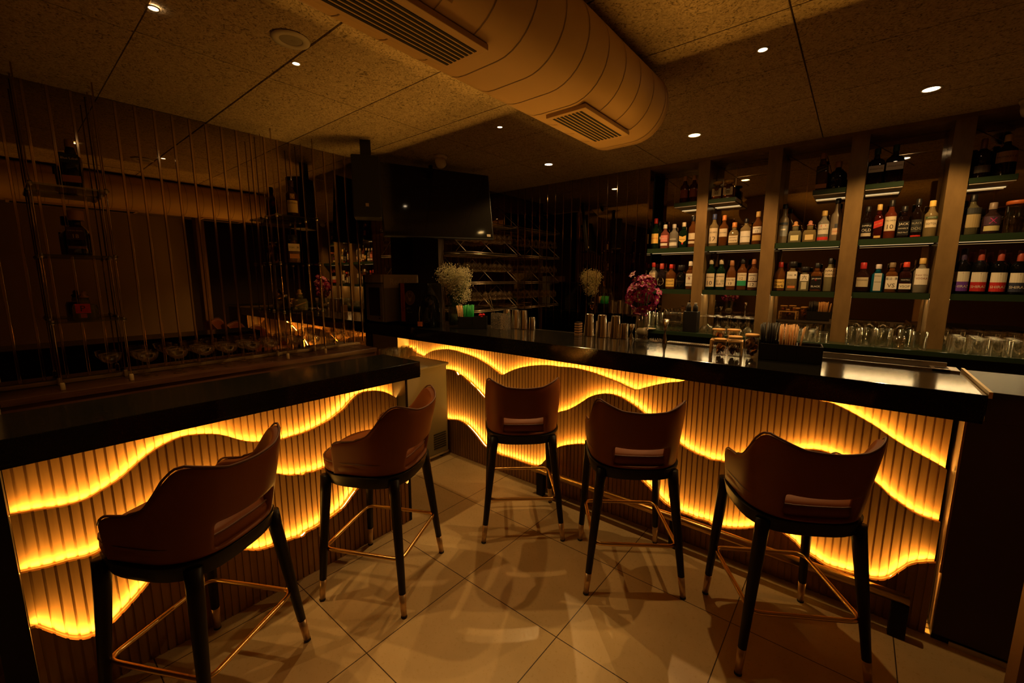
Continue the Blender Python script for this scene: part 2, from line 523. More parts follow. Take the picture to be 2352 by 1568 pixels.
# --- left bar: curves traced on the boards (image points laid onto each board's plane)
c2 = lambda p: crop(p, 0, 850, 2.184)
c3 = lambda p: crop(p, 650, 740, 2.24)
L1 = c2([(55,730),(110,720),(180,707),(250,697),(320,686),(390,668),(450,645),(500,615),(550,585),(600,553),(650,510),(700,465),(750,425),(800,392),(850,365),(900,343),(950,330),(1000,325),(1050,323),(1100,325),(1150,335),(1200,350),(1250,360),(1300,362)]) + c3([(0,605),(50,590),(100,575),(150,555),(200,530),(240,508),(280,478),(320,445),(350,410),(380,380),(410,363),(450,355),(490,353),(530,360),(570,380),(600,400),(632,418)])
L2 = c2([(110,1020),(180,1005),(240,992),(300,975),(360,958),(420,945),(480,925),(600,850),(720,740),(800,690),(880,640),(1000,590),(1100,565),(1250,545),(1395,522),(1430,527),(1470,530),(1529,527)]) + c3([(40,790),(80,786),(120,778),(165,770),(260,730),(380,650),(470,600),(560,590),(632,620)])
L3 = c2([(175,1290),(200,1298),(290,1330),(340,1347),(400,1353),(450,1345),(530,1305),(610,1228),(650,1185),(700,1130),(750,1070),(780,1045),(880,960),(1000,905),(1120,895),(1250,905),(1300,905),(1350,893),(1430,865),(1480,850),(1529,832)]) + c3([(10,1133),(60,1115),(120,1085),(170,1060),(230,1020),(280,985),(320,950),(360,895),(395,852),(470,800),(560,800),(620,820),(650,835),(680,843),(695,843)])
def toL(s, d, z): return (XL - d, s, z)
def curveL(pts, i):
    return smooth_curve([(p.y, p.z) for p in (onx(x, y, XL - i * PITCHD) for x, y in pts)])
LY0, LY1 = -0.066, 1.60
left_bar = thing('bar_counter', 'shorter bar counter along the mirror wall with glowing wavy slatted front', 'bar counter', (XL, 0.75, 0))
lb = bpy.data.objects.new('tmp', None)
def attach(parent):
    """children built in world coordinates keep their place under a moved root"""
    bpy.context.view_layer.update()
    for ch in parent.children: ch.matrix_parent_inverse = parent.matrix_world.inverted()
curvesL = [curveL(L3, 0), curveL(L2, 1), curveL(L1, 2)]
bar_front(left_bar, LY0, LY1, curvesL, LZ0, toL, phase=-0.0095)
MB().box((XL - 0.33, -2.0, LZ0 + 0.012), (XLF, 1.665, LZ1)).build('worktop', 'granite', left_bar, bevel=0.003)
MB().box((XLF - 0.012, -2.0, LZ0), (XLF - 0.002, 1.663, LZ0 + 0.0125)).box((XL - 0.33, 1.650, LZ0), (XLF - 0.002, 1.663, LZ0 + 0.0125)).build('apron', 'granite', left_bar)
MB().box((XL - 0.33, LY0, 0), (XL - 0.16, LY1, LZ0 + 0.012)).box((XL - 0.33, LY1, 0), (XL + 0.0, LY1 + 0.018, LZ0)).build('carcass', 'black_wood', left_bar)
MB().box((XL - 0.33, LY0 - 0.075, 0), (XL + 0.006, LY0 - 0.002, LZ0 + 0.012)).build('end_post', 'black_wood', left_bar)
attach(left_bar)

# --- right bar
c4 = lambda p: crop(p, 1050, 840, 2.8)
c5 = lambda p: crop(p, 1550, 850, 2.183)
c6 = lambda p: crop(p, 800, 740, 7.84)
c7 = lambda p: crop(p, 900, 1000, 7.84)
R1 = c6([(840,320),(1000,420),(1150,520),(1345,612),(1400,570),(1480,525),(1560,500),(1650,488),(1720,485),(1800,490),(1900,510),(2000,540),(2100,575),(2200,610),(2300,650)]) + c4([(160,-25),(200,0),(240,30),(283,58),(330,38),(390,15),(450,3),(520,-3),(580,-3),(640,5),(750,15),(850,40),(950,75),(1050,115),(1100,140),(1145,155),(1200,142),(1270,125),(1350,110),(1430,103)]) + [(1575,873),(1640,850),(1740,845),(1830,880)] + c5([(720,150),(780,165),(850,195),(920,233),(1000,280),(1080,335),(1150,380),(1220,420),(1300,463),(1390,517)])
R2 = c6([(1600,845),(1770,845),(1850,860),(1920,890),(2000,940),(2080,1000),(2160,1070),(2240,1150),(2300,1205)]) + c4([(0,60),(50,85),(100,130),(160,195),(230,265),(300,330),(400,365),(520,345),(645,300),(700,285),(750,262),(800,232),(850,200),(900,185),(950,180),(1000,187),(1050,205),(1100,235),(1150,268),(1250,350),(1350,440),(1440,513),(1500,550),(1560,580),(1620,605),(1680,613)]) + c5([(80,405),(140,433),(200,455),(245,463),(400,440),(560,410),(720,405),(880,470),(1035,590),(1080,635),(1130,670),(1180,705),(1240,737),(1300,757),(1358,772)])
R3 = c4([(-60,345),(0,350),(50,375),(100,425),(140,475),(178,520),(265,570),(330,590),(400,615),(450,632),(490,643),(530,638),(565,605),(600,560),(635,530),(680,515),(740,507),(800,505),(900,525),(1000,575),(1100,660),(1200,755),(1295,850),(1330,885),(1360,905),(1430,945),(1500,970),(1560,990),(1620,1010)]) + c5([(100,745),(180,775),(240,792),(300,798),(350,797),(400,790),(430,785),(505,800),(550,825),(600,865),(640,905),(700,945),(760,985),(820,1005),(890,1025),(975,1048),(1040,1055),(1080,1043),(1130,1010),(1180,980),(1230,970),(1330,967)])
def toR(s, d, z): return (s, YR + d, z)
def curveR(pts, i):
    return smooth_curve([(p.x, p.z) for p in (ony(x, y, YR + i * PITCHD) for x, y in pts)])
RX0, RX1 = -3.60, 0.395
right_bar = thing('bar_counter', 'longer bar counter in front of the bottle shelves with glowing wavy slatted front', 'bar counter', (-1.6, YR, 0))
curvesR = [curveR(R3, 0), curveR(R2, 1), curveR(R1, 2)]
bar_front(right_bar, RX0, RX1, curvesR, RZ0, toR, phase=0.001)
MB().box((-4.06, YRF, RZ0 + 0.012), (0.447, 3.10, RZ1)).build('worktop', 'granite', right_bar, bevel=0.003)
MB().box((-4.06, YRF + 0.002, RZ0), (0.445, YRF + 0.012, RZ0 + 0.0125)).box((0.435, YRF + 0.002, RZ0), (0.445, YR - 0.02, RZ0 + 0.0125)).build('apron', 'granite', right_bar)
MB().box((-4.06, YR + 0.17, 0), (0.395, 3.06, RZ0 + 0.012)).build('carcass', 'black_wood', right_bar)
MB().box((-4.06, YR, 0), (RX0 - 0.004, YR + 0.16, RZ0)).build('end_panel', 'steel_panel', right_bar)
MB().box((-2.3, 3.102, RZ1 - 0.02), (0.40, 3.108, RZ1 + 0.002)).build('steel_edge', 'steel_dull', right_bar, label='steel strip along the bartender side')
attach(right_bar)

# brass foot rail on square posts
fr = thing('foot_rail', 'brass foot rail running low along the longer bar', 'foot rail', (-0.7, 2.40, 0))
MB().tube([(-1.80, 2.452, 0.19), (0.318, 2.452, 0.19)], 0.024, 14).build('rail', 'brass', fr)
for x in (-1.72, -0.72, 0.29):
    MB().box((x - 0.03, 2.432, 0), (x + 0.03, 2.472, 0.172)).build('post', 'black_wood', fr, bevel=0.003)
attach(fr)

# side cabinet at the right end of the bar
sc = thing('side_cabinet', 'dark brown cabinet block closing the right end of the bar', 'cabinet', (0.6, 2.8, 0))
MB().box((0.415, 2.53, 0.03), (1.25, 3.05, 1.046)).box((0.460, 2.53, 1.046), (1.25, 3.05, 1.155)).build('body', 'wall_brown', sc, bevel=0.002)
MB().box((0.46, 2.50, 1.157), (1.25, 3.05, 1.178)).build('top', 'black_granite_face', sc, bevel=0.002)
MB().box((0.4475, YRF - 0.004, 1.160), (0.4585, 3.05, 1.186)).build('edge_strip', 'brass', sc, label='worn brass strip along the top edge')
MB().box((0.47, 2.522, 0.0), (1.25, 2.529, 0.022)).build('plinth_strip', 'white_paint', sc, label='pale strip along the floor')
MB().box((0.415, 2.54, 0), (1.25, 3.05, 0.03)).build('plinth', 'black_wood', sc)
MB().box((0.407, 2.530, 0.33), (0.4145, 2.538, 1.048)).build('edge_band', 'slat_board', sc, label='pale edge band lit by the bar front')
attach(sc)

# ------------------------------------------------------------------ ledge under the mirror, fridge
lg = thing('wall_ledge', 'dark brown wooden ledge under the mirror holding coupe glasses', 'ledge', (-3.48, 1.0, 0))
MB().box((-3.622, -0.06, 0.975), (-3.32, 2.12, 1.010)).build('top', 'walnut', lg, bevel=0.002)
MB().box((-3.60, -0.06, 0.0), (-3.335, 2.12, 0.975)).build('front', 'walnut', lg)
MB().box((-3.622, -0.06, 1.010), (-3.592, 2.12, 1.034)).build('moulding', 'oak', lg, bevel=0.006, label='pale wooden moulding along the mirror')
attach(lg)
struct(MB().box((-4.1, -0.2, 0), (-2.6, -0.062, 1.5)).build('trim_96', 'wall_beige'))

fg = thing('fridge', 'low dark fridge between the two bars with glasses on top', 'fridge', (-3.1, 2.15, 0))
MB().box((-3.29, 1.80, 0.05), (-2.815, 2.50, 0.86)).build('body', 'fridge_grey', fg, bevel=0.006)
MB().box((-3.30, 1.78, 0.86), (-2.795, 2.515, 0.885)).build('lid', 'fridge_grey', fg, bevel=0.008)
MB().box((-2.814, 2.20, 0.035), (-2.806, 2.50, 0.055)).build('base_rail', 'steel_dull', fg)
v_ = MB()
for i in range(7): v_.box((-2.815, 2.33, 0.10 + i * 0.022), (-2.808, 2.47, 0.111 + i * 0.022))
v_.build('vent', 'black_plastic', fg)
for (x, y) in ((-3.25, 1.85), (-2.86, 1.85), (-3.25, 2.45), (-2.86, 2.45)):
    MB().lathe([(0.02, 0), (0.02, 0.05)], 12, c=(x, y, 0)).build('foot', 'black_plastic', fg)
attach(fg)

# ------------------------------------------------------------------ bar stools
def make_stool():
    t = thing('bar_stool', 'tan leather bar stool', 'bar stool')
    # leather tub back: grid (s around the U, t upwards), two skins, slot at the rear
    ss = [-1, -.97, -.9, -.82, -.74, -.66, -.6, -.54, -.47, -.40, -.33, -.27, -.22, -.17, -.08, 0, .08, .17, .22, .27, .33, .40, .47, .54, .6, .66, .74, .82, .9, .97, 1]
    tt = [0, .06, .13, .20, .28, .36, .46, .58, .70, .82, .93, .98, 1]
    def topz(a):
        a = abs(a)
        k = [(0, .995), (.15, 1.003), (.30, 1.028), (.40, 1.042), (.46, 1.035), (.52, 1.0), (.58, .945), (.64, .897), (.72, .868), (.82, .862), (.92, .857), (.97, .845), (1, .82)]
        for (p, q), (p2, q2) in zip(k, k[1:]):
            if a <= p2: return q + (q2 - q) * (a - p) / (p2 - p)
        return k[-1][1]
    def pos(s_, z, inset):
        f = (z - .69) / .35
        aw = .222 + .028 * min(f, 1) ** .8 - inset
        bw = .215 + .075 * f - inset
        a = abs(s_); sg = 1 if s_ >= 0 else -1
        if a <= .7:
            th = a / .7 * PI / 2
            e = 2 / 2.7
            x = aw * abs(math.sin(th)) ** e * sg
            y = -bw * abs(math.cos(th)) ** e
        else:
            x = aw * sg; y = (a - .7) / .3 * .14
        return Vector((x, y - .01, z))
    def hole(i, j):
        sm = (ss[i] + ss[i + 1]) / 2; tm = (tt[j] + tt[j + 1]) / 2
        return abs(sm) < .22 and .06 < tm < .36
    mb = MB(); ns, nt = len(ss), len(tt)
    vs = []
    for inset in (0.0, .034):
        for i, s_ in enumerate(ss):
            zt = topz(s_) - (.006 if inset else 0)
            for j, t_ in enumerate(tt): vs.append(pos(s_, .69 + (zt - .69) * t_, inset if t_ < .97 else inset * .75 + .004))
    def id_(k, i, j): return k * ns * nt + i * nt + j
    fs = []
    for i in range(ns - 1):
        for j in range(nt - 1):
            if hole(i, j): continue
            fs.append((id_(0, i, j), id_(0, i, j + 1), id_(0, i + 1, j + 1), id_(0, i + 1, j))[::-1])
            fs.append((id_(1, i, j), id_(1, i, j + 1), id_(1, i + 1, j + 1), id_(1, i + 1, j)))
            for (a1, b1, n_) in (((i, j), (i + 1, j), (i, j - 1)), ((i + 1, j + 1), (i, j + 1), (i, j + 1)), ((i, j + 1), (i, j), (i - 1, j)), ((i + 1, j), (i + 1, j + 1), (i + 1, j))):
                ni, nj = n_
                if not (0 <= ni < ns - 1 and 0 <= nj < nt - 1) or hole(ni, nj):
                    fs.append((id_(0, *a1), id_(0, *b1), id_(1, *b1), id_(1, *a1))[::-1])
    mb.add(vs, fs, 0, True)
    back = mb.build('backrest', 'leather', t, subsurf=2)
    pp = [pos(s_, topz(s_) + .003, .008) for s_ in [i / 40 - 1 for i in range(81)]]
    MB().tube(pp, .0045, 6).build('piping', 'leather_trim', back)
    # seat cushion
    st = MB(); R_ = []
    prof = [(.93, .685), (1.0, .70), (1.02, .73), (1.0, .752), (.94, .765), (.7, .775), (.35, .780), (.02, .781)]
    seg = 40
    vs = []
    for k_, z in prof:
        for q in range(seg):
            a = 2 * PI * q / seg
            ca, sa = math.cos(a), math.sin(a); n_ = 3.2
            d = (abs(ca) ** n_ + abs(sa) ** n_) ** (-1 / n_)
            yy = .215 * sa * d * k_ if sa < 0 else .235 * sa * d * k_
            vs.append((.226 * ca * d * k_ * (0.985 if sa < 0 else 1), yy - .0 + .01, z))
    fs = [tuple(range(seg))[::-1]]
    for i in range(len(prof) - 1):
        for q in range(seg):
            fs.append((i * seg + q, i * seg + (q + 1) % seg, (i + 1) * seg + (q + 1) % seg, (i + 1) * seg + q))
    fs.append(tuple((len(prof) - 1) * seg + q for q in range(seg)))
    st.add(vs, fs, 0, True); seat = st.build('seat', 'leather', t)
    pr = []
    for q in range(48):
        a = 2 * PI * q / 48; ca, sa = math.cos(a), math.sin(a); d = (abs(ca) ** 3.2 + abs(sa) ** 3.2) ** (-1 / 3.2)
        pr.append((.228 * ca * d * 1.0, (.217 if sa < 0 else .237) * sa * d + .01, .754))
    MB().tube(pr, .004, 6, closed=True).build('piping', 'leather_trim', seat)
    # black frame ring under the seat
    fr_ = MB(); vs = []
    for z, k_ in ((.63, .97), (.69, 1.03)):
        for inn in (0, 1):
            for q in range(seg):
                a = 2 * PI * q / seg; ca, sa = math.cos(a), math.sin(a); d = (abs(ca) ** 3 + abs(sa) ** 3) ** (-1 / 3)
                f = (k_ - .12 * inn)
                vs.append((.228 * ca * d * f, (.225 if sa < 0 else .235) * sa * d * f + .008, z))
    fs = []
    for q in range(seg):
        q2 = (q + 1) % seg
        A, B_, C_, D_ = 0, seg, 2 * seg, 3 * seg
        fs += [(A + q, A + q2, C_ + q2, C_ + q), (B_ + q2, B_ + q, D_ + q, D_ + q2), (C_ + q, C_ + q2, D_ + q2, D_ + q), (B_ + q, B_ + q2, A + q2, A + q)]
    fr_.add(vs, fs, 0, True); fr_.build('seat_frame', 'black_wood', t, bevel=.002)
    legs = {}
    for nm, fx, fy, tx, ty in (('fl', -.2325, .23, -.195, .185), ('fr', .2325, .23, .195, .185), ('rl', -.249, -.23, -.175, -.165), ('rr', .249, -.23, .175, -.165)):
        P0, P1 = Vector((fx, fy, 0)), Vector((tx, ty, .69))
        q = lambda f: P0.lerp(P1, f)
        lg_ = MB().tube([q(.165), q(.5), q(.85), q(.97)], [.0165, .021, .026, .028], 16).build('leg', 'black_wood', t)
        MB().tube([q(.012), q(.168)], [.0135, .0172], 16).build('ferrule', 'ferrule', lg_, label='brass coloured leg sleeve')
        MB().tube([q(.002), q(.014)], [.0150, .0150], 12).build('foot_cap', 'rubber', lg_)
        legs[nm] = (P0, P1)
    # footrest ring with rounded corners, level at z .27
    z = .275
    cs = [P0.lerp(P1, z / .69) for P0, P1 in (legs['fl'], legs['fr'], legs['rr'], legs['rl'])]
    cs = [Vector((c_.x * .96, c_.y * 1.02, z)) for c_ in cs]
    path = []
    for i in range(4):
        a, p_, n_ = cs[i - 1], cs[i], cs[(i + 1) % 4]
        u = (a - p_).normalized(); w = (n_ - p_).normalized()
        for k in range(6):
            f = k / 5
            e0 = p_ + u * .045; e1 = p_ + w * .045
            path.append((1 - f) ** 2 * e0 + 2 * f * (1 - f) * p_ + f * f * e1)
    MB().tube(path, .0095, 12, closed=True).build('footrest', 'brass', t, label='brass footrest ring')
    return t
stool0 = make_stool()
stools = [
    ((-1.866, 0.383), 209.0, 'leftmost tan leather bar stool, seen from behind at the shorter bar'),
    ((-1.873, 1.186), 207.6, 'tan leather bar stool at the shorter bar, nearer the low fridge'),
    ((-1.622, 2.079), 132.0, 'farthest tan leather bar stool at the longer bar, nearest the fridge'),
    ((-0.880, 2.100), 126.0, 'middle tan leather bar stool of the three at the longer bar'),
    ((-0.145, 2.101), 122.4, 'tan leather bar stool nearest the dark side cabinet on the right'),
]
for i, ((x, y), ang, lab) in enumerate(stools):
    if i == 0:
        stool0.location = (x, y, 0); stool0.rotation_euler = (0, 0, math.radians(ang - 90)); stool0['label'] = lab; stool0['group'] = 'bar stools'
    else:
        dup(stool0, (x, y, 0), math.radians(ang - 90), lab, 'bar stools')

# ------------------------------------------------------------------ ceiling duct, lamps, cameras
du = thing('air_duct', 'flat oval painted air duct running under the ceiling', 'duct', (-1.09, 0.0, CEIL))
def duct_section(k):
    pts = []
    r = .174 + k; cz = 2.528; cl, cr_ = -1.163, -1.01
    for i in range(17):
        a = -PI / 2 + PI * i / 16; pts.append((cr_ + r * math.cos(a), cz + r * math.sin(a)))
    for i in range(17):
        a = PI / 2 + PI * i / 16; pts.append((cl + r * math.cos(a), cz + r * math.sin(a)))
    return pts
sec = duct_section(0)
mb = MB(); n = len(sec)
for yy in (-2.55, 2.29): pass
vs = [(x, -2.55, z) for x, z in sec] + [(x, 2.29, z) for x, z in sec]
mb.add(vs, [(i, (i + 1) % n, n + (i + 1) % n, n + i) for i in range(n)], 0, True)
mb.add([(x, 2.29, z) for x, z in sec], [tuple(range(n))[::-1]])
mb.build('shell', 'duct_paint', du)
s2 = duct_section(.0015)
y = 2.28; k = 0
while y > -0.6:
    m_ = MB(); w = .004 if k else .012
    m_.add([(x, y - w, z) for x, z in s2] + [(x, y, z) for x, z in s2], [(i, (i + 1) % n, n + (i + 1) % n, n + i) for i in range(n)], 0, True)
    m_.build('seam', 'duct_seam' if k else 'duct_paint', du)
    y -= .155 if k else .04; k += 1
def grille(x0, x1, y0, y1, ns_):
    g = MB().box((x0 - .022, y0 - .022, 2.338), (x1 + .022, y1 + .022, 2.356)).build('grille', 'duct_paint', du, bevel=.002)
    s_ = MB(); p = (x1 - x0) / ns_
    for i in range(ns_): s_.box((x0 + i * p, y0, 2.3365), (x0 + i * p + p * .55, y1, 2.3385))
    s_.build('slots', 'black_slot', g)
grille(-1.135, -.988, .16, 1.04, 8)
grille(-1.128, -.972, 1.665, 2.06, 8)
ang = math.radians(-42); mm = Matrix.Translation((-1.01 + .176 * math.cos(ang), 0, 2.528 + .176 * math.sin(ang))) @ Matrix.Rotation(-(ang + PI / 2) , 4, 'Y')
g = MB().box((-.06, .2, -.008), (.06, .86, .008), M=mm).build('grille', 'duct_paint', du)
s_ = MB()
for i in range(6): s_.box((-.05 + i * .0175, .22, -.0095), (-.05 + i * .0175 + .009, .84, -.0078), M=mm)
s_.build('slots', 'black_slot', g)
attach(du)

def downlight(px, py, r, warm, power, lab, cone=80):
    p = onz(px, py, CEIL)
    t = thing('downlight', lab, 'ceiling lamp', (p.x, p.y, CEIL), 0, 'ceiling downlights')
    MB().lathe([(r * .72, -.001), (r * .75, -.004), (r, -.004), (r * 1.02, 0)], 24, cap=False).build('trim_ring', 'white_paint', t)
    MB().lathe([(0.0001, -.0015), (r * .74, -.0015)], 24, cap=False).build('lens', 'bulb_warm' if warm else 'bulb', t)
    ld = bpy.data.lights.new('spot', 'SPOT'); ld.energy = power; ld.color = (1.0, .55, .2) if warm else SPOT_RGB
    ld.spot_size = math.radians(cone); ld.spot_blend = .35; ld.shadow_soft_size = .012
    lo = bpy.data.objects.new('spot', ld); COL.objects.link(lo); lo.parent = t; lo.location = (0, 0, -.02)
downlight(352, 18, .022, False, SPOT_POWER, 'small downlight near the left mirror, closest to the camera')
downlight(680, 145, .022, False, SPOT_POWER, 'small downlight beside the round ceiling speaker')
downlight(1148, 291, .022, False, SPOT_POWER, 'small downlight above the flowers end of the longer bar')
downlight(1752, 113, .026, False, SPOT_POWER, 'small downlight above the front of the longer bar, right of the duct')
downlight(1595, 310, .055, True, 48, 'warm orange downlight in front of the bottle shelves', 135)
downlight(1260, 377, .048, False, 48, 'downlight over the bar near the black television', 135)
downlight(2139, 204, .050, False, 48, 'downlight at the right above the bottle shelves', 135)

p = onz(668, 91, CEIL)
t = thing('ceiling_speaker', 'round recessed speaker in the ceiling near the left downlights', 'ceiling speaker', (p.x, p.y, CEIL))
MB().lathe([(.048, -.002), (.052, -.007), (.078, -.006), (.08, 0)], 28, cap=False).build('rim', 'white_paint', t)
MB().lathe([(.0001, .0), (.02, -.004), (.049, -.001)], 28, cap=False).build('cone', 'grey_frame', t)

def cctv(loc, rz, lab, cat='camera'):
    t = thing('security_camera', lab, cat, loc, rz)
    MB().lathe([(.058, 0), (.058, -.012), (.05, -.03)], 28).build('base', 'white_paint', t)
    MM = Matrix.Translation((0, .01, -.055)) @ Matrix.Rotation(math.radians(118), 4, 'X')
    MB().lathe([(.0001, -.048), (.028, -.045), (.042, -.03), (.046, -.005), (.046, .03), (.04, .038)], 28, M=MM).build('body', 'white_paint', t)
    MB().lathe([(.0001, .040), (.037, .0385)], 24, M=MM, cap=False).build('lens', 'lens', t)
p = onz(1012, 357, CEIL)
cctv((p.x, p.y, CEIL - .0005), math.radians(215), 'white dome security camera on the ceiling above the television')
p = onz(2350, 235, CEIL)
cctv((p.x + .03, p.y - .06, CEIL - .0005), math.radians(160), 'dome security camera at the right edge of the ceiling')

# ------------------------------------------------------------------ television and loudspeaker
tvc = [Vector((-2.939, 3.238, 2.635)), Vector((-2.88, 3.166, 2.012)), Vector((-3.265, 2.214, 2.61)), Vector((-3.215, 2.129, 1.99))]
cen = sum(tvc, Vector()) / 4
ux = ((tvc[0] - tvc[2]) + (tvc[1] - tvc[3])).normalized()
uz = ((tvc[0] - tvc[1]) + (tvc[2] - tvc[3])).normalized(); uz = (uz - ux * uz.dot(ux)).normalized()
un = ux.cross(uz)
tv = thing('television', 'large black television hung in the corner under the ceiling', 'television', cen)
tv.matrix_world = Matrix((ux, -un, uz)).transposed().to_4x4(); tv.location = cen
if un.dot(CPOS - cen) < 0: sgn = 1
else: sgn = -1
W_, H_ = 1.09, .63
MB().box((-W_ / 2, -.02, -H_ / 2), (W_ / 2, .02, H_ / 2)).build('case', 'black_plastic', tv, bevel=.004)
fy = .0205 * sgn
MB().box((-W_ / 2 + .008, min(fy, fy + .001 * sgn), -H_ / 2 + .014), (W_ / 2 - .008, max(fy, fy + .001 * sgn), H_ / 2 - .008)).build('screen', 'black_gloss', tv)
st = MB()
fy2 = .0225 * sgn
st.box((W_ / 2 - .075, min(fy, fy2), -H_ / 2 + .03), (W_ / 2 - .035, max(fy, fy2), -H_ / 2 + .052))
put_text(st, 'LED', lambda u, v: (W_ / 2 - .055 + u, fy2 + .0005 * sgn, -H_ / 2 + .041 + v), .03, 1, .012)
st.build('sticker', ['sign_white', 'black_plastic'], tv)
br = MB().box((-.15, -.10 * sgn - .02, -.05), (.15, -.10 * sgn + .0, .15)).bar((0, -.10 * sgn, .1), (0, -.16 * sgn, .1 + (CEIL - cen.z) * .0), .02)
br.bar((0, -.08 * sgn, .1), (0, -.12 * sgn, CEIL - cen.z - .0), .02)
br.box((-.1, min(0, -.1 * sgn), .0), (.1, max(0, -.1 * sgn), .12)).build('bracket', 'black_plastic', tv)

sp = thing('loudspeaker', 'black loudspeaker hung beside the television at the mirror wall', 'loudspeaker', CPOS + ray(843, 433) * 3.30, math.radians(55))
MB().box((-.105, -.08, -.235), (.105, .08, .235)).build('cabinet', 'black_plastic', sp, bevel=.012)
MB().box((-.097, -.086, -.227), (.097, -.08, .227)).build('front_grille', 'black_slot', sp)
MB().box((-.012, -.09, -.15), (.012, -.086, -.125)).build('badge', 'steel_dull', sp)
MB().box((-.04, .02, .2), (.04, .06, CEIL - sp.location.z)).build('bracket', 'black_plastic', sp)
# ------------------------------------------------------------------ bottles
def profile(kind, h, r):
    nk = min(.0155, r * .42)
    if kind == 'wine': return [(r * .9, 0), (r, .006), (r, h * .60), (r * .93, h * .655), (nk * 1.3, h * .73), (nk, h * .76), (nk, h * .985), (nk * .9, h)], h * .70
    if kind == 'tall': return [(r * .92, 0), (r, .006), (r, h * .56), (r * .9, h * .63), (r * .6, h * .68), (nk * 1.1, h * .73), (nk * .95, h * .9), (nk, h * .91)], h * .88
    if kind == 'squat': return [(r * .9, 0), (r, .008), (r, h * .46), (r * .92, h * .56), (r * .6, h * .66), (nk * 1.2, h * .70), (nk * 1.1, h * .84)], h * .78
    if kind == 'patron': return [(r * .95, 0), (r, .008), (r, h * .42), (r * .85, h * .55), (r * .45, h * .66), (nk * 1.3, h * .70), (nk * 1.3, h * .78)], h * .74
    if kind == 'decanter': return [(r * .92, 0), (r, .006), (r * 1.02, h * .60), (r * .9, h * .68), (nk * 1.5, h * .74), (nk * 1.4, h * .80)], h * .79
    if kind == 'taper': return [(r * .86, 0), (r * .88, .006), (r, h * .58), (r * .92, h * .66), (nk * 1.5, h * .74), (nk * 1.2, h * .8), (nk * 1.1, h * .92)], h * .84
    if kind == 'bell': return [(r * .9, 0), (r * .93, .006), (r, h * .25), (r * .97, h * .5), (r * .8, h * .62), (nk * 1.4, h * .74), (nk * 1.1, h * .80), (nk, h * .93)], h * .82
    return [(r * .92, 0), (r, .006), (r, h * .58), (r * .93, h * .64), (r * .6, h * .70), (nk * 1.2, h * .745), (nk, h * .78), (nk, h * .93)], h * .83
SQ = {'square': 4.5, 'taper': 5, 'patron': 3.2, 'decanter': 6}
def make_bottle(loc, rz, h, r, kind, col, capc, labels, label, group=None, shape=None, capstyle='cap', rough=.03, ay=1.0):
    t = thing('bottle', label, 'bottle', loc, rz, group)
    prof, zc = profile(kind, h, r)
    n_ = SQ.get(shape or kind)
    sq = (n_, .86 if kind != 'patron' else 1.0, .86 * ay) if n_ else None
    # the neck stays round
    body = MB()
    if sq:
        k = [i for i, p_ in enumerate(prof) if p_[0] < r * .55][0]
        body.lathe(prof[:k], 24, sq=sq, smooth=True, cap=True); body.lathe(prof[k - 1:k] and [(prof[k][0] * 1.0, prof[k - 1][1])] + prof[k:], 16)
    else: body.lathe(prof, 20)
    body.build('body', liquid(col, rough), t)
    nk = prof[-1][0]
    cp = MB()
    if capstyle == 'ball':
        cp.lathe([(nk * 1.1, h * .76), (nk * 1.15, h * .80), (h * .075, h * .85), (h * .088, h * .91), (h * .065, h * .97), (.0001, h)], 16)
    elif capstyle == 'wide':
        cp.lathe([(nk * 1.9, zc), (nk * 2.0, zc + .004), (nk * 2.0, h - .003), (nk * 1.85, h)], 18)
    elif capstyle == 'dec':
        cp.lathe([(nk * .9, zc), (nk, h * .86), (nk * 1.9, h * .87), (nk * 2.0, h * .96), (nk * 1.7, h)], 14)
    else:
        cp.lathe([(nk * 1.18, zc), (nk * 1.2, zc + .003), (nk * 1.15, h - .003), (nk * .95, h)], 14)
    cp.build('cap', paint(capc, .4), t)
    flat = bool(sq); ry = r * .86 * ay * (1.0) if sq else r
    for (z0, z1, wf, lc, txt, tc, sh) in labels:
        lb_ = MB(); z0_, z1_ = z0 * h, z1 * h; w = 2 * r * wf * (.86 if flat and kind != 'patron' else 1.0); zm = (z0_ + z1_) / 2
        if not flat: w = r * 2 * math.asin(min(.98, wf))
        def fn(u, v, e=.0007):
            if flat: return (u, -ry - e, zm + v)
            a = u / r; return ((r + e) * math.sin(a), -(r + e) * math.cos(a), zm + v)
        hh = (z1_ - z0_) / 2
        if sh == 'diamond': lb_.add([fn(-w / 2, 0), fn(0, -hh), fn(w / 2, 0), fn(0, hh)], [(0, 1, 2, 3)])
        elif sh == 'oval': lb_.add([fn(w / 2 * math.cos(2 * PI * q / 20), hh * math.sin(2 * PI * q / 20)) for q in range(20)], [tuple(range(20))])
        elif sh == 'slant':
            lb_.add([fn(-w / 2, -hh - w * .18), fn(w / 2, -hh + w * .18), fn(w / 2, hh + w * .18), fn(-w / 2, hh - w * .18)], [(0, 1, 2, 3)])
        elif sh == 'chevron':
            lb_.add([fn(-w / 2, -hh * .3), fn(0, -hh), fn(w / 2, -hh * .3), fn(w / 2, hh), fn(0, hh * .65), fn(-w / 2, hh)], [(0, 1, 4, 5), (1, 2, 3, 4)])
        else:
            ns_ = 8
            lb_.add([fn(-w / 2 + w * i / ns_, s_ * hh) for i in range(ns_ + 1) for s_ in (-1, 1)], [(2 * i, 2 * i + 2, 2 * i + 3, 2 * i + 1) for i in range(ns_)])
        mats = [paint(lc, .6)]
        if txt:
            mats.append(paint(tc, .6))
            rows = txt.split('|')
            for i, row in enumerate(rows):
                off = ((len(rows) - 1) / 2 - i) * (2 * hh / len(rows)) * .86
                put_text(lb_, row, lambda u, v: fn(u, v + off, .0013), w * .86, 1, 2 * hh / len(rows) * .62, rot=math.radians(19) if sh == 'slant' else 0)
        lb_.build('label', mats, t)
    return t

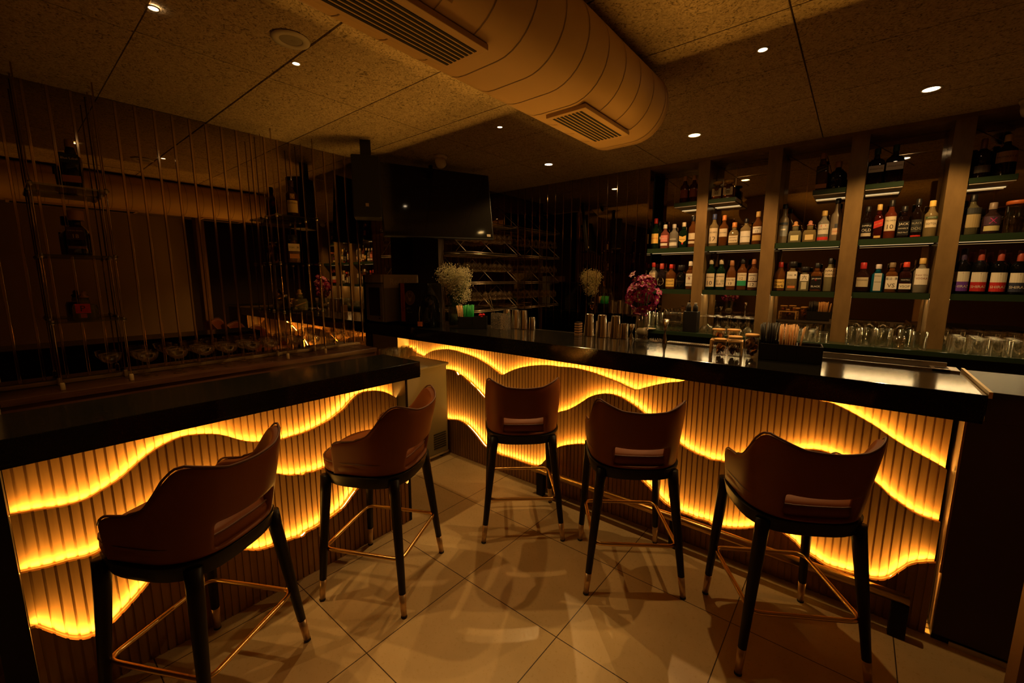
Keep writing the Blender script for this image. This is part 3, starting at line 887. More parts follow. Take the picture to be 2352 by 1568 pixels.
CREAM = (.72, .60, .42); INK = (.05, .03, .02); WHITE = (.80, .74, .64); AMBER = (.42, .14, .03); DARK = (.03, .012, .008); CLEAR = (.75, .68, .55); PALE = (.75, .55, .25)
GREEN = (.015, .06, .025); RED = (.55, .03, .02); GOLD = (.62, .40, .12); BLACK = (.012, .010, .010); YEL = (.80, .52, .12)
def R(z0, z1, wf, c, txt='', tc=INK, sh='rect'): return (z0, z1, wf, c, txt, tc, sh)
BAYS = [(-1.652, -1.208), (-1.109, -.666), (-.562, -.133), (-.025, .401), (.504, .958)]
def half(kind, r, kw): return r * (.93 if SQ.get(kw.get('shape') or kind) and kind != 'patron' else 1.03)
def on_shelf(zs, y, lst, where, bay):
    """stands bottles on a shelf: each where its image point falls, nudged apart so none touch"""
    A_, B_ = BAYS[bay]
    rows = {0: [], 1: []}
    for e in lst:
        px, ytop, kind, r, col, capc, labels, desc, kw = e
        back = kw.pop('back', 0)
        yy = y + .105 * back
        p = ony(px, ytop, yy)
        rows[back].append([p.x, p.z - zs, half(kind, r, kw), e, yy])
    for rw in rows.values():
        rw.sort(key=lambda q: q[0])
        tot = sum(2 * q[2] + .003 for q in rw)
        f = min(1.0, (B_ - A_ - .004) / tot) if rw else 1
        for q in rw: q[2] *= f; q.append(f)
        for it in range(200):
            for i, q in enumerate(rw):
                q[0] = min(max(q[0], A_ + q[2] + .002), B_ - q[2] - .002)
                if i:
                    d = rw[i - 1][0] + rw[i - 1][2] + .002 + q[2] - q[0]
                    if d > 0: q[0] += d / 2; rw[i - 1][0] -= d / 2
        for x, h, hw, e, yy, f in rw:
            px, ytop, kind, r, col, capc, labels, desc, kw = e
            make_bottle((x, yy, zs + .0008), kw.pop('rz', .05), h, r * f, kind, col, capc, labels, desc + ' ' + where, **kw)

US, LS, BC = 1.925, 1.531, 1.143
w0 = 'on the upper shelf, leftmost bay'
on_shelf(US, 4.23, [
 (1494, 510, 'round', .036, GREEN, BLACK, [R(.15, .45, .8, CREAM)], 'dark green bottle at the far left end', {'back': 1}),
 (1507.4, 502, 'round', .040, GREEN, RED, [R(.18, .50, .85, YEL, 'JAMESON', RED)], 'green bottle with red cap and yellow label', {}),
 (1528.7, 516, 'round', .041, (.75, .22, .16), WHITE, [R(.28, .55, .8, (.72, .25, .22), "GORDON'S", WHITE), R(.12, .22, .8, WHITE)], 'pink gin bottle with white cap', {}),
 (1549.5, 515, 'round', .041, CLEAR, (.6, .55, .48), [R(.10, .24, .85, WHITE), R(.34, .40, .7, (.4, .38, .33))], 'clear bottle with silver cap and low white label', {}),
 (1572, 511, 'square', .041, GREEN, CREAM, [R(.18, .48, .9, YEL, "Ballantine's", INK, 'chevron'), R(.13, .20, .25, RED, '', INK, 'oval')], 'dark green bottle with yellow shield label and red seal', {}),
 (1593.5, 496, 'round', .038, AMBER, BLACK, [R(.25, .45, .8, CREAM), R(.12, .2, .8, CREAM)], 'amber bottle beside the first pillar', {}),
], w0, 0)
on_shelf(US, 4.23, [
 (1626, 520, 'round', .036, AMBER, (.2, .12, .06), [R(.10, .62, .85, CREAM)], 'amber bottle with tall cream label beside the first pillar', {'back': 1}),
 (1639.4, 492, 'round', .041, PALE, (.05, .07, .2), [R(.10, .56, .85, CREAM, 'ARDBEG|12', INK)], 'whisky bottle with blue cap and tall cream label', {}),
 (1660.5, 495, 'round', .041, AMBER, (.65, .22, .05), [R(.30, .56, .8, CREAM, "DEWAR'S", INK)], 'amber bottle with orange cap and cream label', {}),
 (1687, 511, 'squat', .050, PALE, (.62, .24, .06), [R(.12, .42, .85, CREAM, "DEWAR'S|WHITE", INK)], 'short wide whisky bottle with orange cap', {'shape': 'square'}),
 (1714.7, 502, 'round', .046, PALE, BLACK, [R(.10, .52, .85, WHITE, 'GLENMORANGIE', INK)], 'wide pale bottle with black cap and broad white label', {}),
 (1740, 486, 'round', .041, AMBER, GOLD, [R(.34, .54, .8, WHITE, "DEWAR'S|12", INK), R(.12, .28, .8, GOLD)], 'amber bottle with gold cap beside the second pillar', {}),
], 'on the upper shelf, second bay', 1)
on_shelf(LS, 4.23, [
 (1498.5, 603, 'square', .042, CLEAR, RED, [R(.16, .62, .85, CREAM, 'BEEFEATER| | ', RED)], 'clear gin bottle with red cap behind the orchids', {}),
 (1510, 606, 'square', .036, CLEAR, (.5, .1, .05), [R(.16, .62, .85, CREAM)], 'second clear gin bottle with cream label', {'back': 1}),
 (1520.5, 605, 'squat', .042, DARK, (.45, .05, .03), [R(.14, .46, .75, (.45, .36, .24), 'KRAKEN', INK, 'oval')], 'dark squat rum bottle with oval label', {}),
 (1542.5, 607, 'round', .047, AMBER, RED, [R(.10, .42, .85, YEL, 'MONKEY|SHOULDER', INK)], 'wide amber bottle with orange yellow label', {}),
 (1565, 609, 'squat', .046, (.01, .012, .008), BLACK, [R(.10, .56, .85, CREAM, "HENDRICK'S", INK, 'diamond')], 'black gin bottle with cream diamond label', {'capstyle': 'wide'}),
 (1584, 600, 'square', .038, AMBER, WHITE, [R(.12, .56, .9, WHITE, 'JIM BEAM| |BOURBON', INK), R(.33, .45, .35, RED, '', INK, 'oval')], 'bourbon bottle with white cap and red seal', {}),
], 'on the lower shelf, leftmost bay', 0)
on_shelf(LS, 4.23, [
 (1618, 612, 'round', .034, AMBER, (.2, .1, .05), [R(.12, .55, .85, CREAM)], 'bottle with cream label half hidden by the first pillar', {'back': 1}),
 (1632, 595, 'round', .040, GREEN, (.45, .38, .25), [R(.10, .53, .85, CREAM, 'LAPHROAIG|10', INK)], 'green whisky bottle with plain cream label', {}),
 (1656.7, 595, 'round', .041, GREEN, (.5, .42, .28), [R(.10, .53, .85, CREAM, 'LAPHROAIG| |SELECT', INK), R(.24, .33, .86, (.02, .09, .04))], 'green whisky bottle with a green band across its label', {}),
 (1681.5, 598, 'bell', .043, AMBER, (.3, .12, .04), [R(.14, .42, .85, CREAM, 'SINGLE MALT|13', INK)], 'amber bottle with number thirteen label', {}),
 (1705.8, 593, 'round', .041, AMBER, BLACK, [R(.30, .54, .85, CREAM, 'THE GLENLIVET|12', INK), R(.14, .30, .85, (.02, .28, .13))], 'amber bottle with emerald lower label', {}),
 (1730.6, 595, 'round', .041, AMBER, (.5, .2, .08), [R(.30, .55, .8, WHITE, "DEWAR'S|12", INK), R(.10, .27, .85, WHITE, '12', INK)], 'amber bottle with two white labels beside the second pillar', {}),
], 'on the lower shelf, second bay', 1)
on_shelf(US, 4.23, [
 (1796.6, 470, 'tall', .040, (.62, .50, .34), (.02, .03, .06), [R(.18, .44, .8, (.25, .26, .26)), R(.47, .53, .85, (.04, .05, .07)), R(.33, .37, .5, WHITE)], 'frosted vodka bottle with dark cap', {'rough': .35}),
 (1828.8, 508, 'patron', .052, (.55, .50, .28), (.55, .26, .08), [R(.10, .34, .6, (.60, .55, .30))], 'stubby clear tequila bottle with a cork ball stopper', {'capstyle': 'ball'}),
 (1863.6, 506, 'patron', .052, (.62, .45, .18), (.45, .16, .10), [R(.10, .34, .6, (.62, .45, .20))], 'stubby golden tequila bottle with a reddish ball stopper', {'capstyle': 'ball'}),
 (1896.6, 484, 'round', .043, CLEAR, GOLD, [R(.24, .56, .85, (.62, .55, .45), ' |BACARDI| ', INK), R(.44, .56, .42, RED, '', INK, 'oval'), R(.05, .15, .9, RED)], 'clear rum bottle with round red emblem', {}),
 (1924.3, 456, 'tall', .042, (.72, .55, .36), (.02, .02, .03), [R(.30, .40, .25, (.05, .05, .06)), R(.15, .30, .6, (.62, .42, .26), 'VODKA', RED)], 'tall frosted vodka bottle beside the third pillar', {'rough': .4}),
], 'on the upper shelf, third bay', 2)
on_shelf(LS, 4.23, [
 (1790.8, 602, 'bell', .046, AMBER, (.35, .02, .015), [R(.10, .40, .85, YEL, "Maker's|Mark", INK)], 'amber bourbon bottle with red wax neck', {}),
 (1822, 601, 'square', .048, PALE, BLACK, [R(.42, .66, .9, WHITE, 'TOKI   季', INK), R(.10, .18, .7, (.60, .18, .04))], 'square pale whisky bottle with a white calligraphy label', {'capstyle': 'wide'}),
 (1851.4, 613, 'square', .044, (.72, .66, .42), BLACK, [R(.42, .70, .8, WHITE, '六', INK), R(.08, .38, .5, (.55, .50, .34))], 'pale gin bottle with a square white label', {'capstyle': 'wide'}),
 (1880.7, 604, 'square', .047, AMBER, BLACK, [R(.08, .54, .92, BLACK, 'JIM BEAM| |BLACK', WHITE), R(.36, .48, .25, RED, '', INK, 'oval')], 'bourbon bottle with black label and red crest', {}),
 (1911, 593, 'round', .045, (.75, .66, .34), BLACK, [R(.44, .70, .8, CREAM, 'HAKU|VODKA', INK)], 'pale gold bottle with cream label beside the third pillar', {}),
], 'on the lower shelf, third bay', 2)
on_shelf(US, 4.23, [
 (1989, 475, 'round', .043, DARK, BLACK, [R(.20, .50, .85, BLACK, 'DIMPLE|OLD', WHITE), R(.10, .20, .85, (.55, .46, .36))], 'dark bottle with black label and pale bottom band', {}),
 (2017, 470, 'square', .040, (.16, .02, .012), GOLD, [R(.34, .54, .95, RED, 'RED LABEL', GOLD, 'slant'), R(.04, .10, .7, GOLD)], 'square whisky bottle with slanting red label', {}),
 (2045, 460, 'round', .045, (.45, .08, .03), BLACK, [R(.20, .57, .85, CREAM, 'TALISKER|10', INK)], 'red amber whisky bottle with cream label', {}),
 (2076, 474, 'square', .048, DARK, BLACK, [R(.08, .52, .95, BLACK, "JACK|DANIEL'S|OLD No.7", WHITE)], 'square whiskey bottle with black label', {}),
 (2108, 457, 'round', .042, DARK, BLACK, [R(.14, .46, .85, (.03, .03, .025), 'BLACK|DOG', (.4, .36, .28)), R(.02, .06, .8, RED)], 'very dark bottle with a red bottom line', {}),
 (2141.5, 461, 'round', .046, PALE, YEL, [R(.26, .46, .8, CREAM, 'SOTOL', INK), R(.50, .56, .85, (.05, .10, .04), 'JURACAN', WHITE)], 'pale gold bottle beside the fourth pillar', {}),
], 'on the upper shelf, fourth bay', 3)
on_shelf(LS, 4.23, [
 (1978, 603, 'squat', .050, (.10, .03, .012), (.5, .03, .03), [R(.18, .50, .75, CREAM, "BUCHANAN'S| ", INK)], 'round shouldered dark bottle with red cap', {}),
 (2013.7, 607, 'square', .045, (.01, .25, .42), (.55, .48, .48), [R(.06, .68, .6, (.55, .52, .46), 'BOMBAY| |SAPPHIRE| | ', INK)], 'blue gin bottle with a tall grey label', {}),
 (2044, 603, 'square', .043, AMBER, (.2, .14, .08), [R(.12, .54, .95, WHITE, ' |VS', INK), R(.42, .50, .9, (.03, .04, .14), 'MARTELL', WHITE)], 'cognac bottle with white label and navy band', {}),
 (2077.6, 602, 'square', .043, (.08, .02, .012), (.65, .06, .03), [R(.12, .30, .95, WHITE, 'VSOP', INK), R(.36, .48, .8, BLACK, 'MARTELL', WHITE)], 'dark cognac bottle with bright red cap', {}),
 (2114, 593, 'round', .046, CLEAR, GOLD, [R(.24, .70, .8, WHITE, ' |Ketel One|VODKA| ', (.25, .05, .02))], 'tall clear vodka bottle with white label', {}),
], 'on the lower shelf, fourth bay', 3)
on_shelf(US, 4.23, [
 (2227.5, 448, 'round', .046, (.35, .30, .16), BLACK, [R(.18, .50, .85, (.36, .27, .13)), R(.52, .66, .85, (.03, .03, .03))], 'murky green bottle with tan label', {}),
 (2262, 467, 'squat', .044, (.10, .05, .05), (.25, .18, .14), [R(.28, .56, .85, (.05, .02, .04), 'X', (.4, .02, .16)), R(.10, .26, .8, (.50, .42, .20))], 'wide bottle with purple mark and pale lower label', {}),
], 'on the upper shelf, rightmost bay', 4)
WINE = [(2209, 571, (.16, .05, .42), 'purple'), (2252, 573, (.50, .02, .02), 'red'), (2297, 574, (.50, .02, .02), 'second red'), (2342, 575, (.03, .035, .07), 'navy')]
for i, (px, yt, c, nm) in enumerate(WINE):
    p = ony(px, yt, 4.23)
    make_bottle((max(p.x, .55) if i == 0 else p.x + .012, 4.23, LS + .0008), .05, p.z - LS, .040, 'wine', (.012, .012, .012), (.35, .06, .04) if i else (.05, .03, .08),
                [R(.27, .49, .92, WHITE, '4|||||', (.16, .05, .3) if not i else INK), R(.06, .27, .92, c, 'SHIRAZ', WHITE)],
                'wine bottle with white skyline label over a %s band on the lower right shelf' % nm, 'wine bottles')

# ------------------------------------------------------------------ back bar joinery
PIL = [(-1.206, -1.111), (-.664, -.564), (-.131, -.027), (.403, .502), (.96, 1.06)]
for i, (a, b_) in enumerate(PIL):
    struct(MB().box((a, YB - .004, 0), (b_, YB + .245, 2.676)).build('trim_%d' % (100 + i), 'pillar_veneer', bevel=.002), 'veneered pillar between the mirror bays')
BN = ['leftmost', 'second', 'third', 'fourth', 'rightmost']
for i, (a, b_) in enumerate(BAYS):
    for z, nm in ((US, 'upper'), (LS, 'lower')):
        t = thing('wall_shelf', '%s dark green edged shelf in the %s mirror bay' % (nm, BN[i]), 'shelf', ((a + b_) / 2, 4.26, z), 0, 'back bar shelves')
        hw = (b_ - a) / 2
        MB().box((-hw, -.115, -.033), (hw, .125, 0)).box((-hw, -.115, -.043), (hw, -.108, -.033)).build('board', 'green_edge', t)
        MB().box((-hw + .005, -.07, -.040), (hw - .005, .10, -.0335)).build('underside', 'shelf_white', t)
        MB().box((-hw + .01, -.006, -.043), (hw - .01, .006, -.0405)).build('led_strip', 'underside_glow' if nm == 'upper' else 'led_back', t, label='glow strip under the shelf')  # upper strips are added glow for the underside; lower ones light the glasses
# small shelves straddling the pillars
def small_shelf(px0, px1, pyt, pil, lab, clip=True):
    a = ony(px0, pyt, YB); b_ = ony(px1, pyt, YB)
    z = a.z
    pa, pb = PIL[pil]
    t = thing('small_shelf', lab, 'shelf', (0, 0, z), 0, 'small shelves beside the pillars')
    if px0 < px1:
        if a.x < pa - .03:
            MB().box((a.x, YB, -.035), (pa - .003, YB + .24, 0)).build('left_board', 'green_edge', t, bevel=.002)
            MB().box((a.x + .004, YB + .006, -.042), (pa - .006, YB + .235, -.0355)).build('left_underside', 'shelf_white', t)
            MB().box((a.x + .01, YB + .215, -.048), (pa - .01, YB + .228, -.0425)).build('led_strip', 'underside_glow', t)  # glow strip added to brighten the left underside
        if b_.x > pb + .03:
            MB().box((pb + .003, YB, -.035), (b_.x, YB + .24, 0)).build('right_board', 'green_edge', t, bevel=.002)
            MB().box((pb + .006, YB + .006, -.042), (b_.x - .004, YB + .235, -.0355)).build('right_underside', 'shelf_white', t)
            MB().box((pb + .01, YB + .215, -.048), (b_.x - .01, YB + .228, -.0425)).build('led_strip', 'underside_glow', t)  # glow strip added to brighten the right underside
    return z
z1 = small_shelf(1548, 1689, 467, 0, 'small high shelf around the first pillar from the left')
z3 = small_shelf(1867, 2074, 437, 2, 'small high shelf around the third pillar')
z4 = small_shelf(2190, 2338, 413, 3, 'small high shelf around the fourth pillar at the right')
ys = YB + .09
def hi(px, yt, zs, kind, r, col, capc, labels, desc, **kw):
    p = ony(px, yt, ys); make_bottle((p.x + kw.pop('dx', 0), ys, zs + .0008), .05, p.z - zs, r, kind, col, capc, labels, desc, **kw)
hi(1579.5, 405, z1, 'round', .040, (.20, .035, .015), (.5, .25, .08), [R(.2, .5, .8, (.25, .06, .03))], 'ornate red brown bottle on the first small shelf, left one', dx=-.018)
hi(1596, 403, z1, 'round', .040, (.20, .035, .015), (.5, .25, .08), [R(.2, .5, .8, (.25, .06, .03))], 'ornate red brown bottle on the first small shelf, next to the pillar')
hi(1648, 418, z1, 'decanter', .052, AMBER, GOLD, [R(.18, .60, .85, CREAM, '響', INK)], 'faceted amber decanter with calligraphy label, nearer the first pillar', capstyle='dec', dx=.006)
hi(1676, 414, z1, 'decanter', .052, AMBER, GOLD, [R(.18, .60, .85, CREAM, '響', INK)], 'faceted amber decanter with calligraphy label, farther from the first pillar', capstyle='dec')
hi(1897, 351, z3, 'taper', .045, (.20, .09, .02), (.3, .14, .05), [R(.48, .60, .95, BLACK, 'JOHNNIE WALKER', GOLD, 'slant'), R(.06, .17, .9, (.50, .22, .06))], 'tall square whisky bottle with slanting black label on a small shelf', dx=-.01)
hi(1928, 371, z3, 'squat', .058, (.008, .008, .010), (.35, .15, .06), [], 'round black bottle with copper stopper beside the third pillar')
hi(2011, 342, z3, 'round', .056, DARK, (.02, .05, .03), [R(.34, .52, .9, CREAM, 'SINGLETON', INK)], 'dark bottle with cream band on a small shelf, next to the third pillar', shape='square', ay=.7, dx=.016)
hi(2051, 334, z3, 'round', .060, DARK, (.02, .05, .03), [R(.34, .54, .9, CREAM, 'SINGLETON', INK)], 'dark bottle with cream band on a small shelf, farther from the third pillar', shape='square', ay=.7, dx=.022)
hi(2252, 321, z4, 'wine', .046, DARK, (.25, .08, .05), [R(.14, .32, .9, (.15, .11, .08))], 'dark slim bottle on the small shelf at the right, next to the pillar', dx=.022)
hi(2292, 313, z4, 'round', .052, (.03, .022, .012), GOLD, [R(.32, .58, .9, (.36, .18, .05), 'MONKEY 47', INK)], 'dark bottle with tan label on the small shelf at the right', dx=.05)
# glass jar with orange lid, upper right
def jar(loc, r, h, lab, cat='jar', lid='wood_lid', fill=None, sq=None, name='glass_jar'):
    t = thing(name, lab, cat, loc)
    MB().lathe([(r * .95, 0), (r, .004), (r, h * .88)], 24, cap=True, sq=sq).build('jar_body', 'clear_glass', t)
    MB().lathe([(r * .98, h * .88), (r * 1.04, h * .885), (r * 1.04, h * .985), (r * .98, h)], 24, sq=sq).build('lid', lid, t)
    if fill:
        m_ = MB(); rr = random.Random(int(abs(loc[0]) * 1000))
        mt, n_, hf = fill
        for k in range(n_):
            a = rr.random() * 6.28; q = rr.random() ** .5 * r * .62; z = .018 + rr.random() * h * hf
            MM = Matrix.Translation((q * math.cos(a), q * math.sin(a), z)) @ Matrix.Rotation(rr.random() * 2.2, 4, 'X') @ Matrix.Rotation(rr.random() * 6, 4, 'Y')
            s_ = r * rr.uniform(.30, .42)
            m_.lathe([(s_ * .35, -.002), (s_, -.0015), (s_ * 1.03, 0), (s_, .0015), (s_ * .35, .002)], 12, M=MM, mi=k % len(mt))
        o = m_.build('dried_fruit', list(mt), t); o['kind'] = 'stuff'
    return t
p = ony(2314, 463, 4.23)
jar((p.x + .05, 4.23, US + .0008), .052, p.z - US, 'wide glass jar with orange lid on the upper shelf at the right edge', lid='deep_orange')

# back counter with steel edge and dark front
bc = thing('back_counter', 'long dark counter under the bottle shelves holding rows of glasses', 'counter', (-.4, 4.2, 0))
for (a, b_) in BAYS: pass
MB().box((-1.652, YB - .16, 1.108), (1.9, YB - .008, BC)).build('front_top', 'green_edge', bc, bevel=.002)
for i, (a, b_) in enumerate(BAYS): MB().box((a, YB - .008, 1.108), (b_, YB + .245, BC)).build('bay_top', 'green_edge', bc)
MB().box((-1.652, YB - .14, .05), (1.9, YB - .02, 1.108)).build('front', 'black_granite_face', bc)
attach(bc)

# ------------------------------------------------------------------ glassware
def lathe_obj(name, prof, mt, parent, seg=20): return MB().lathe(prof, seg, cap=False).build(name, mt, parent)
def make_coupe():
    t = thing('coupe_glass', 'coupe glass', 'glass')
    lathe_obj('bowl', [(.004, .095), (.020, .099), (.042, .112), (.052, .130), (.055, .148), (.0545, .158), (.0535, .158), (.053, .148), (.049, .131), (.038, .114), (.0001, .1015)], 'clear_glass', t)
    lathe_obj('stem', [(.0045, .006), (.0032, .02), (.0032, .08), (.005, .095)], 'clear_glass', t, 10)
    lathe_obj('foot', [(.0001, 0), (.038, 0), (.039, .0015), (.02, .004), (.005, .007)], 'clear_glass', t)
    return t
cp0 = make_coupe()
FRONT = [(261, 868.7), (345.8, 864.4), (414.6, 855.8), (476.3, 847.2), (529.6, 841), (583.3, 833.8), (625.4, 828.5), (683, 819.4), (722, 814.7), (779.5, 806.2), (814.6, 801.5)]
BACKR = [(330, 858.7), (406, 849.5), (460.5, 841.5), (514, 835), (562.7, 828.5), (615.9, 822), (669, 814.7), (709.4, 809.4), (761.5, 802.4), (798.7, 797.7)]
first = True
for row, lst in (('front', FRONT), ('back', BACKR)):
    for i, (x, y) in enumerate(lst):
        p = onz(x, y, 1.010)
        px_ = max(min(p.x, -3.372), -3.55)
        lab = '%s coupe glass from the left, %s row on the mirror ledge' % (ORD[i], row)
        if first: cp0.location = (px_, p.y, 1.0105); tag(cp0, lab, 'glass', 'coupe glasses on the ledge'); first = False
        else: dup(cp0, (px_, p.y, 1.0105), 0, lab, 'coupe glasses on the ledge')

def tumbler(r0, r1, h, name='tumbler_glass', lab='', grp=None, inv=False, ribs=0):
    t = thing(name, lab, 'glass', (0, 0, 0), 0, grp)
    pr = [(.0001, 0), (r0 * .96, 0), (r0, .003), (r1, h), (r1 - .0018, h), (r0 - .002, .012), (.0001, .010)]
    if inv: pr = [(r, h - z) for r, z in pr]
    MB().lathe(pr, 20, cap=False).build('glass_body', 'clear_glass', t)
    return t
tb = tumbler(.031, .036, .115, inv=False)
tumb = []
for i in range(4):
    for j in range(3): tumb.append((-3.10 + .0 * i - j * .082, 2.10 + i * .082 + .02 * j, i, j))
for k, (x, y, i, j) in enumerate(tumb):
    lab = 'tall tumbler on the low fridge, %s along in the %s row from the front' % (ORD[i], ORD[j])
    if k == 0: tb.location = (x, y, .886); tag(tb, lab, 'glass', 'tumblers on the fridge')
    else: dup(tb, (x, y, .886), 0, lab, 'tumblers on the fridge')
sh0 = tumbler(.018, .022, .06, 'shot_glass')
for k in range(6):
    x, y = -3.08 - (k % 2) * .055, 1.83 + (k // 2) * .06
    lab = 'shot glass on the fridge, %s pair from the left, %s one' % (ORD[k // 2], ('nearer', 'farther')[k % 2])
    if k == 0: sh0.location = (x, y, .886); tag(sh0, lab, 'glass', 'shot glasses on the fridge')
    else: dup(sh0, (x, y, .886), 0, lab, 'shot glasses on the fridge')

# stemmed glasses upside down, second bay
def make_stem(inv):
    t = thing('stemmed_glass', 'stemmed glass', 'glass')
    H_ = .155
    f = (lambda z: H_ - z) if inv else (lambda z: z)
    lathe_obj('bowl', [(r, f(z)) for r, z in ((.004, .085), (.018, .10), (.032, .125), (.035, .152), (.0345, .155), (.034, .152), (.030, .126), (.0001, .09))], 'clear_glass', t, 14)
    lathe_obj('stem', [(r, f(z)) for r, z in ((.006, .004), (.0035, .02), (.0035, .07), (.006, .087))], 'clear_glass', t, 8)
    lathe_obj('foot', [(r, f(z)) for r, z in ((.0001, 0), (.036, 0), (.0365, .0015), (.006, .005))], 'clear_glass', t, 18)
    return t
st0 = make_stem(True); k = 0
for j, y in enumerate((4.03, 4.115)):
    for i in range(7 if j else 6):
        x = -1.085 + i * .0735 + (0 if j else .035)
        if j and not (BAYS[1][0] + .03 < x < BAYS[1][1] - .0): continue
        lab = '%s upside down stemmed glass from the left, %s row, second bay counter' % (ORD[i], ('front', 'rear')[j])
        if k == 0: st0.location = (x, y, BC + .0005); tag(st0, lab, 'glass', 'upside down stemmed glasses')
        else: dup(st0, (x, y, BC + .0005), 0, lab, 'upside down stemmed glasses')
        k += 1
for i in range(5):
    x = -1.06 + i * .085
    lab = '%s upside down stemmed glass from the left, innermost row, second bay counter' % ORD[i]
    dup(st0, (x, 4.215, BC + .0005), 0, lab, 'upside down stemmed glasses')
# rocks glasses, third bay
rk = tumbler(.030, .034, .085, 'rocks_glass', inv=True); k = 0
for j, y in enumerate((4.03, 4.11, 4.20)):
    for i in range(6 if j else 6):
        x = -.52 + i * .0705
        if j and x > BAYS[2][1] - .04: continue
        lab = '%s upturned rocks glass from the left, %s row, third bay counter' % (ORD[i], ('front', 'middle', 'rear')[j])
        if k == 0: rk.location = (x, y, BC + .0005); tag(rk, lab, 'glass', 'upturned rocks glasses')
        else: dup(rk, (x, y, BC + .0005), 0, lab, 'upturned rocks glasses')
        k += 1
# big tumblers, fourth bay
bg = tumbler(.040, .043, .125, 'tumbler_glass'); k = 0
for j, y in enumerate((4.03, 4.13)):
    for i, x in enumerate((.005, .092, .179, .285, .372)[: 5 if j == 0 else 4]):
        if j: x += .02
        if not j and i in (3,): continue
        lab = '%s large tumbler from the left, %s row, fourth bay counter' % (ORD[i], ('front', 'rear')[j])
        if k == 0: bg.location = (x, y, BC + .0005); tag(bg, lab, 'glass', 'large tumblers')
        else: dup(bg, (x, y, BC + .0005), 0, lab, 'large tumblers')
        k += 1
t = thing('white_cup', 'small milky cup between the large tumblers of the fourth bay', 'cup', (.268, 4.03, BC + .0008))
MB().lathe([(.0001, 0), (.030, 0), (.034, .085), (.031, .085), (.028, .008), (.0001, .006)], 20, cap=False).build('cup_body', 'acrylic', t)
# tumblers, last bay
k = 0; rt = tumbler(.036, .040, .105, 'tumbler_glass', inv=True)
for j, y in enumerate((4.03, 4.12, 4.21)):
    for i in range(5):
        x = .56 + i * .088
        lab = '%s upturned tumbler from the left, %s row, right edge of the counter' % (ORD[i], ('front', 'middle', 'rear')[j])
        if k == 0: rt.location = (x, y, BC + .0005); tag(rt, lab, 'glass', 'upturned tumblers at the right')
        else: dup(rt, (x, y, BC + .0005), 0, lab, 'upturned tumblers at the right')
        k += 1
# first bay: tall glasses, jars, clear boxes, pourer box
tg = tumbler(.030, .036, .16, 'highball_glass')
for k, (x, y) in enumerate(((-1.62, 4.08), (-1.545, 4.075), (-1.47, 4.08), (-1.59, 4.17))):
    lab = '%s tall highball glass from the left behind the orchids' % ORD[k]
    if k == 0: tg.location = (x, y, BC + .0005); tag(tg, lab, 'glass', 'highball glasses')
    else: dup(tg, (x, y, BC + .0005), 0, lab, 'highball glasses')
def box_tub(x0, x1, y0, y1, z0, z1, lab):
    t = thing('clear_box', lab, 'container', ((x0 + x1) / 2, (y0 + y1) / 2, z0))
    hx, hy, h = (x1 - x0) / 2, (y1 - y0) / 2, z1 - z0
    MB().box((-hx, -hy, 0), (hx, hy, h)).build('box_body', 'acrylic', t, bevel=.004)
    MB().box((-hx - .002, -hy - .002, h), (hx + .002, hy + .002, h + .01)).build('lid', 'acrylic', t, bevel=.003)
    return t
box_tub(-1.43, -1.33, 3.99, 4.09, BC + .0008, BC + .075, 'clear plastic box at the bottom left of the stack beside the black pourer box')
box_tub(-1.325, -1.235, 3.99, 4.09, BC + .0008, BC + .075, 'clear plastic box at the bottom right of the stack beside the black pourer box')
box_tub(-1.38, -1.25, 3.99, 4.09, BC + .0855, BC + .165, 'clear plastic box on top of two others beside the black pourer box')
pb = thing('pourer_box', 'tall black box of black bottle pourers in front of the first pillar', 'box', (-1.165, 4.06, BC + .0008))
MB().box((-.06, -.05, 0), (.06, .05, .19)).build('box_body', 'black_plastic', pb, bevel=.003)
for q, x in enumerate((-.03, .03)):
    bo = MB().lathe([(.022, .19), (.022, .235), (.012, .25), (.012, .262)], 14, c=(x, 0, 0)).build('pourer', 'black_plastic', pb)
    MB().lathe([(.0125, .262), (.0125, .268)], 12, c=(x, 0, 0)).build('cap', 'white_paint', bo)
sp_ = thing('serving_tray', 'pale oval dish on the back counter behind the orchid vase', 'dish', (-1.545, 3.992, BC + .0008))
MB().lathe([(.0001, 0), (.05, 0), (.07, .012), (.067, .012), (.048, .003), (.0001, .003)], 24, cap=False, sq=(2.2, 1.1, .45)).build('dish_body', 'sign_white', sp_)

# ------------------------------------------------------------------ hanging glass shelves at the mirror
def hang(ya, yb_, zs, lab):
    t = thing('hanging_shelf', lab, 'shelf unit', (-3.46, (ya + yb_) / 2, 1.010))
    xs = (-3.385, -3.575)
    for x in xs:
        for y in (ya, yb_):
            r_ = MB().bar((x, y, 1.05), (x, y, CEIL - .001), .0035, 8).build('rod', 'mirror_strip', t)
            MB().lathe([(.010, 1.010), (.011, 1.013), (.011, 1.045), (.008, 1.052)], 14, c=(x, y, 0)).build('ferrule', 'oak', r_)
    for z in zs:
        s_ = MB().box((xs[1] - .012, ya - .012, z - .005), (xs[0] + .012, yb_ + .012, z + .005)).build('glass_shelf', 'shelf_glass', t)
        c_ = MB()
        for x in xs:
            for y in (ya, yb_): c_.lathe([(.009, -.012), (.009, .012)], 12, c=(x, y, z))
        c_.build('clamp', 'steel_dull', s_)
    attach(t)
hang(.168, .458, (2.122, 1.753, 1.388), 'left set of three hanging glass shelves in front of the mirror')
hang(1.375, 1.675, (2.098, 1.745, 1.372), 'right set of three hanging glass shelves in front of the mirror')
def left_b(px, ytop, zs, kind, r, col, capc, labels, desc, X=-3.44, **kw):
    p = onx(px, ytop, X); return make_bottle((X, p.y, zs + .0008), math.radians(72), p.z - zs, r, kind, col, capc, labels, desc, **kw)
